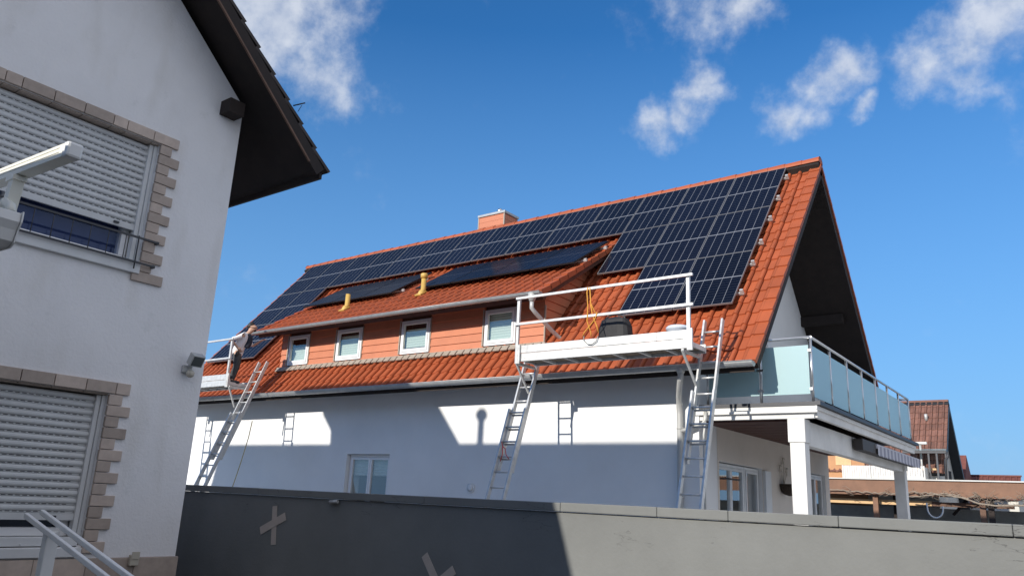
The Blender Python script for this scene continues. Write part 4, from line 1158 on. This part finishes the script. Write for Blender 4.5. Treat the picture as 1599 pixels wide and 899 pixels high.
mb.build('roof_soffit', M['iron'], fh)
MB().box(-14,FX,fy-.12,fy+.12,fz-.04,fz+.06).build('ridge', M['far_tile'], fh)
MB().prism([(fy-2.35,0),(fy+3.9,0),(fy+3.9,fz-3.9*fm-.3),(fy,fz-.35),(fy-2.35,fz-2.35*fm-.3)], 0, -13.6, FX-.4).build('wall', M['far_wall'], fh)
for y, z0, z1, w in ((fy+2.05,5.0,6.0,.55),(fy+.3,3.7,4.15,1.1),(fy+2.6,3.65,4.0,1.2)):
    MB().box(FX-.41,FX-.37,y,y+w,z0,z1).build('window', M['interior'], fh)
MB().tube([(-2.55,fy-.75,fz-.75*fm),(-2.55,fy-.85,fz-.75*fm+.30)], .07, 8).build('roof_vent', M['zinc_light'], fh)
# dark metal balcony roof frame in front of it
fr = thing('balcony_roof_frame', 'dark metal balcony roof frame in front of the far brown roof', 'pergola', (-2,23.5,3.4))
MB().box(-3.2,-1.45,22.6,22.72,4.66,4.76).build('beam', M['iron'], fr); MB().box(-3.2,-1.75,24.6,24.7,4.92,5.02).build('beam', M['iron'], fr)
for x in (-2.6,-2.05,-1.5): MB().bar((x,22.62,4.72),(x-.25,24.65,4.98), .07, .09).build('rafter', M['iron'], fr)
for x, y in ((-2.2,22.66),(-1.88,22.66),(-1.52,22.66),(-1.85,24.6)):
    MB().box(x,x+.07,y-.04,y+.04,3.4,4.7).build('post', M['iron'], fr)
MB().face(((-3.2,22.6,4.78),(-1.45,22.6,4.78),(-1.75,24.7,5.04),(-3.2,24.7,5.04))).build('roof_pane', M['frosted'], fr)
MB().tube([(-2.56,23.2,3.4),(-2.56,23.2,5.12)], .045, 8).box(-2.84,-2.28,23.1,23.3,5.10,5.20).build('chimney_pipe', M['zinc_light'], fr)
MB().tube([(-1.44,22.6,4.70),(-1.40,22.6,4.50),(-1.52,22.62,4.38),(-1.56,22.62,3.4)], .05, 8).build('downpipe', M['iron'], fr)
MB().box(-2.75,-1.95,22.9,22.98,3.95,4.03).build('rail', M['wood'], fr)
# red roofs far right
r1 = thing('red_roof_house', 'distant house whose steep red roof edge shows past the brown roof', 'house', (-6,34,0))
MB().prism([(31.5,2.6),(33.8,5.4),(36.6,2.6)], 0, -12,-2.15).build('roof', M['red_tile'], r1); MB().box(-11.8,-2.5,32,36,0,3.0).build('wall', M['far_wall'], r1)
r2 = thing('low_red_roof_house', 'distant low house with long red brown roof above the carport', 'house', (-1,36,0))
mb = MB(); tiles(mb, lambda u, s, h: (u, 36-s*.8-h*.6, 4.42-s*.6+h*.8), -3.2, .12, 0, 2.2, wave=.28, course=.4, base=0, roll=.03); mb.build('roof', M['red_tile'], r2)
MB().box(-3.,.0,34.4,38,0,3.2).prism([(34.4,3.15),(36,4.35),(37.6,3.15)], 0, -3.1, .08).build('wall', M['far_wall'], r2)
MB().box(-3.25,.15,35.9,36.1,4.40,4.48).build('ridge', M['red_tile'], r2)

# ================================================================== CAMERA
YAW, PIT, ROL, FPX = -.65510, .26621, .04950, 1224.46
fwd = Vector((math.sin(YAW)*math.cos(PIT), math.cos(YAW)*math.cos(PIT), math.sin(PIT)))
r0 = Vector((math.cos(YAW), -math.sin(YAW), 0)); u0 = r0.cross(fwd)
rgt = r0*math.cos(ROL) + u0*math.sin(ROL); upv = -r0*math.sin(ROL) + u0*math.cos(ROL)
CP = Vector((4.352,-16.518,1.70))
cam = bpy.data.cameras.new('camera'); co = bpy.data.objects.new('camera', cam); COL.objects.link(co)
Mx = Matrix.Identity(4)
for i in range(3):
    Mx[i][0], Mx[i][1], Mx[i][2], Mx[i][3] = rgt[i], upv[i], -fwd[i], CP[i]
co.matrix_world = Mx
cam.sensor_fit = 'HORIZONTAL'; cam.sensor_width = 36; cam.lens = FPX/1599*36; cam.clip_start = .05; cam.clip_end = 2000
sc.camera = co

# ================================================================== SKY AND SUN
sun = bpy.data.lights.new('sun', 'SUN'); sun.energy = 4.5; sun.angle = rad(.53); sun.color = (1,.945,.86)
so_ = bpy.data.objects.new('sun', sun); COL.objects.link(so_); so_.rotation_euler = SUN_T.to_track_quat('-Z','Y').to_euler()
so_.location = (-5,-40,30)
w = bpy.data.worlds.new('World'); sc.world = w; w.use_nodes = True
nt = w.node_tree; N = nt.nodes; L = nt.links
bg = N['Background']; bg.inputs['Strength'].default_value = .15
sky = N.new('ShaderNodeTexSky'); sky.sky_type = 'NISHITA'; sky.sun_disc = False
sky.sun_elevation = math.asin(-SUN_T.z); sky.sun_rotation = math.atan2(-SUN_T.x, -SUN_T.y)
sky.altitude = 0; sky.air_density = 1.1; sky.dust_density = 0.0; sky.ozone_density = 7
hs = N.new('ShaderNodeHueSaturation'); hs.inputs['Saturation'].default_value = 1.13; L.new(sky.outputs[0], hs.inputs['Color'])
tcw = N.new('ShaderNodeTexCoord')
def vmath(op, a, b=None):
    n = N.new('ShaderNodeVectorMath'); n.operation = op
    for k, q in enumerate((a, b)):
        if q is None: continue
        if isinstance(q, (tuple, Vector)): n.inputs[k].default_value = tuple(q)
        else: L.new(q, n.inputs[k])
    return n
def smath(op, a, b=None, c=None, clamp=False):
    n = N.new('ShaderNodeMath'); n.operation = op; n.use_clamp = clamp
    for k, q in enumerate((a, b, c)):
        if q is None: continue
        if isinstance(q, (int, float)): n.inputs[k].default_value = q
        else: L.new(q, n.inputs[k])
    return n.outputs[0]
dirv = tcw.outputs['Generated']
def px_dir(x, y):
    return (fwd + rgt*((x-799.5)/FPX) + upv*((449.5-y)/FPX)).normalized()
nz1 = N.new('ShaderNodeTexNoise'); nz1.inputs['Scale'].default_value = 7; nz1.inputs['Detail'].default_value = 9; nz1.inputs['Roughness'].default_value = .60
L.new(dirv, nz1.inputs['Vector'])
nz2 = N.new('ShaderNodeTexNoise'); nz2.inputs['Scale'].default_value = 30; nz2.inputs['Detail'].default_value = 8; nz2.inputs['Roughness'].default_value = .62; nz2.inputs['Distortion'].default_value = .0
L.new(dirv, nz2.inputs['Vector'])
# clouds as soft blobs of sky directions, their edges torn by noise: (x, y, radius, weight)
BL = [(430,40,120,1.),(490,105,80,.9),(400,-40,160,1.),(530,145,50,.7),(450,120,60,.6),(555,170,32,.4),(520,60,50,.7),
      (1100,25,60,.62),(1160,22,48,.95),(1060,10,48,.45),(1190,10,40,.6),
      (1095,130,36,1.),(1080,165,30,.85),(1060,180,34,.85),(1020,195,42,.95),(1000,205,28,.6),(1125,140,22,.5),
      (1320,108,46,1.),(1292,128,40,.9),(1345,120,38,.8),(1240,182,44,.9),(1342,170,22,.9),(1205,165,30,.5),
      (1440,110,52,1.),(1490,75,55,1.),(1535,35,60,1.),(1575,15,55,.95),(1500,125,48,.8),(1570,80,50,.6),(1600,40,55,.7),(1560,150,45,.4),(1395,120,30,.5)]
nw = N.new('ShaderNodeTexNoise'); nw.inputs['Scale'].default_value = 13; nw.inputs['Detail'].default_value = 5; nw.inputs['Roughness'].default_value = .55
L.new(dirv, nw.inputs['Vector'])
wv = vmath('SCALE', vmath('SUBTRACT', nw.outputs['Color'], (.5,.5,.5)).outputs[0]); wv.inputs['Scale'].default_value = .085
dirw = vmath('ADD', dirv, wv.outputs[0]).outputs[0]
acc = None
for x, y, r, wt in BL:
    c = px_dir(x, y); rr = r/FPX
    d = vmath('DISTANCE', dirw, c).outputs['Value']
    m_ = smath('MULTIPLY', smath('SUBTRACT', 1.0, smath('DIVIDE', d, rr*1.45), clamp=True), wt)
    acc = m_ if acc is None else smath('SMOOTH_MAX', acc, m_, .18)
det = smath('ADD', smath('MULTIPLY', smath('SUBTRACT', nz1.outputs['Fac'], .5), .9), smath('MULTIPLY', smath('SUBTRACT', nz2.outputs['Fac'], .5), .8))
cl = smath('ADD', acc, det)
inside = N.new('ShaderNodeMapRange'); inside.interpolation_type = 'SMOOTHSTEP'; inside.inputs['From Min'].default_value = .02; inside.inputs['From Max'].default_value = .22; L.new(acc, inside.inputs['Value'])
mr = N.new('ShaderNodeMapRange'); mr.interpolation_type = 'SMOOTHSTEP'; mr.inputs['From Min'].default_value = .20; mr.inputs['From Max'].default_value = .98; mr.inputs['To Max'].default_value = .80
L.new(cl, mr.inputs['Value'])
mask = smath('MULTIPLY', mr.outputs[0], inside.outputs[0])
# the blue thins out to a paler band low over the roofs
sz = N.new('ShaderNodeSeparateXYZ'); L.new(dirv, sz.inputs[0])
hz = N.new('ShaderNodeMapRange'); hz.inputs['From Min'].default_value = .55; hz.inputs['From Max'].default_value = .0; hz.inputs['To Max'].default_value = .92; L.new(sz.outputs['Z'], hz.inputs['Value'])
hm = N.new('ShaderNodeMixRGB'); hm.inputs['Color2'].default_value = (1.30,2.65,4.7,1); L.new(hz.outputs[0], hm.inputs['Fac']); L.new(hs.outputs[0], hm.inputs['Color1'])
# added bright cloud in the unseen eastern sky, fill light for the shaded walls
ea = vmath('DOT_PRODUCT', dirv, Vector((.78,-.05,.62)).normalized()).outputs['Value']
er = N.new('ShaderNodeMapRange'); er.interpolation_type = 'SMOOTHSTEP'; er.inputs['From Min'].default_value = .30; er.inputs['From Max'].default_value = .75; L.new(ea, er.inputs['Value'])
en = N.new('ShaderNodeMapRange'); en.interpolation_type = 'SMOOTHSTEP'; en.inputs['From Min'].default_value = .36; en.inputs['From Max'].default_value = .56; L.new(nz1.outputs['Fac'], en.inputs['Value'])
em = N.new('ShaderNodeMixRGB'); em.inputs['Color2'].default_value = (5.4,5.4,5.7,1); L.new(smath('MULTIPLY', er.outputs[0], en.outputs[0]), em.inputs['Fac']); L.new(hm.outputs[0], em.inputs['Color1'])
mixc = N.new('ShaderNodeMixRGB'); cc = N.new('ShaderNodeMapRange'); cc.inputs['From Min'].default_value = .35; cc.inputs['From Max'].default_value = .65; L.new(nz2.outputs['Fac'], cc.inputs['Value'])
cm = N.new('ShaderNodeMixRGB'); cm.inputs['Color1'].default_value = (3.3,3.7,4.5,1); cm.inputs['Color2'].default_value = (4.7,4.95,5.4,1); L.new(cc.outputs[0], cm.inputs['Fac']); L.new(cm.outputs[0], mixc.inputs['Color2'])
L.new(mask, mixc.inputs['Fac']); L.new(em.outputs[0], mixc.inputs['Color1']); L.new(mixc.outputs[0], bg.inputs['Color'])

sc.view_settings.view_transform = 'Standard'; sc.view_settings.look = 'None'; sc.view_settings.gamma = 1; sc.view_settings.use_curve_mapping = False
sc.view_settings.exposure = 0.12
sc.render.engine = 'CYCLES'; sc.cycles.use_denoising = True; sc.cycles.max_bounces = 8; sc.cycles.transparent_max_bounces = 12
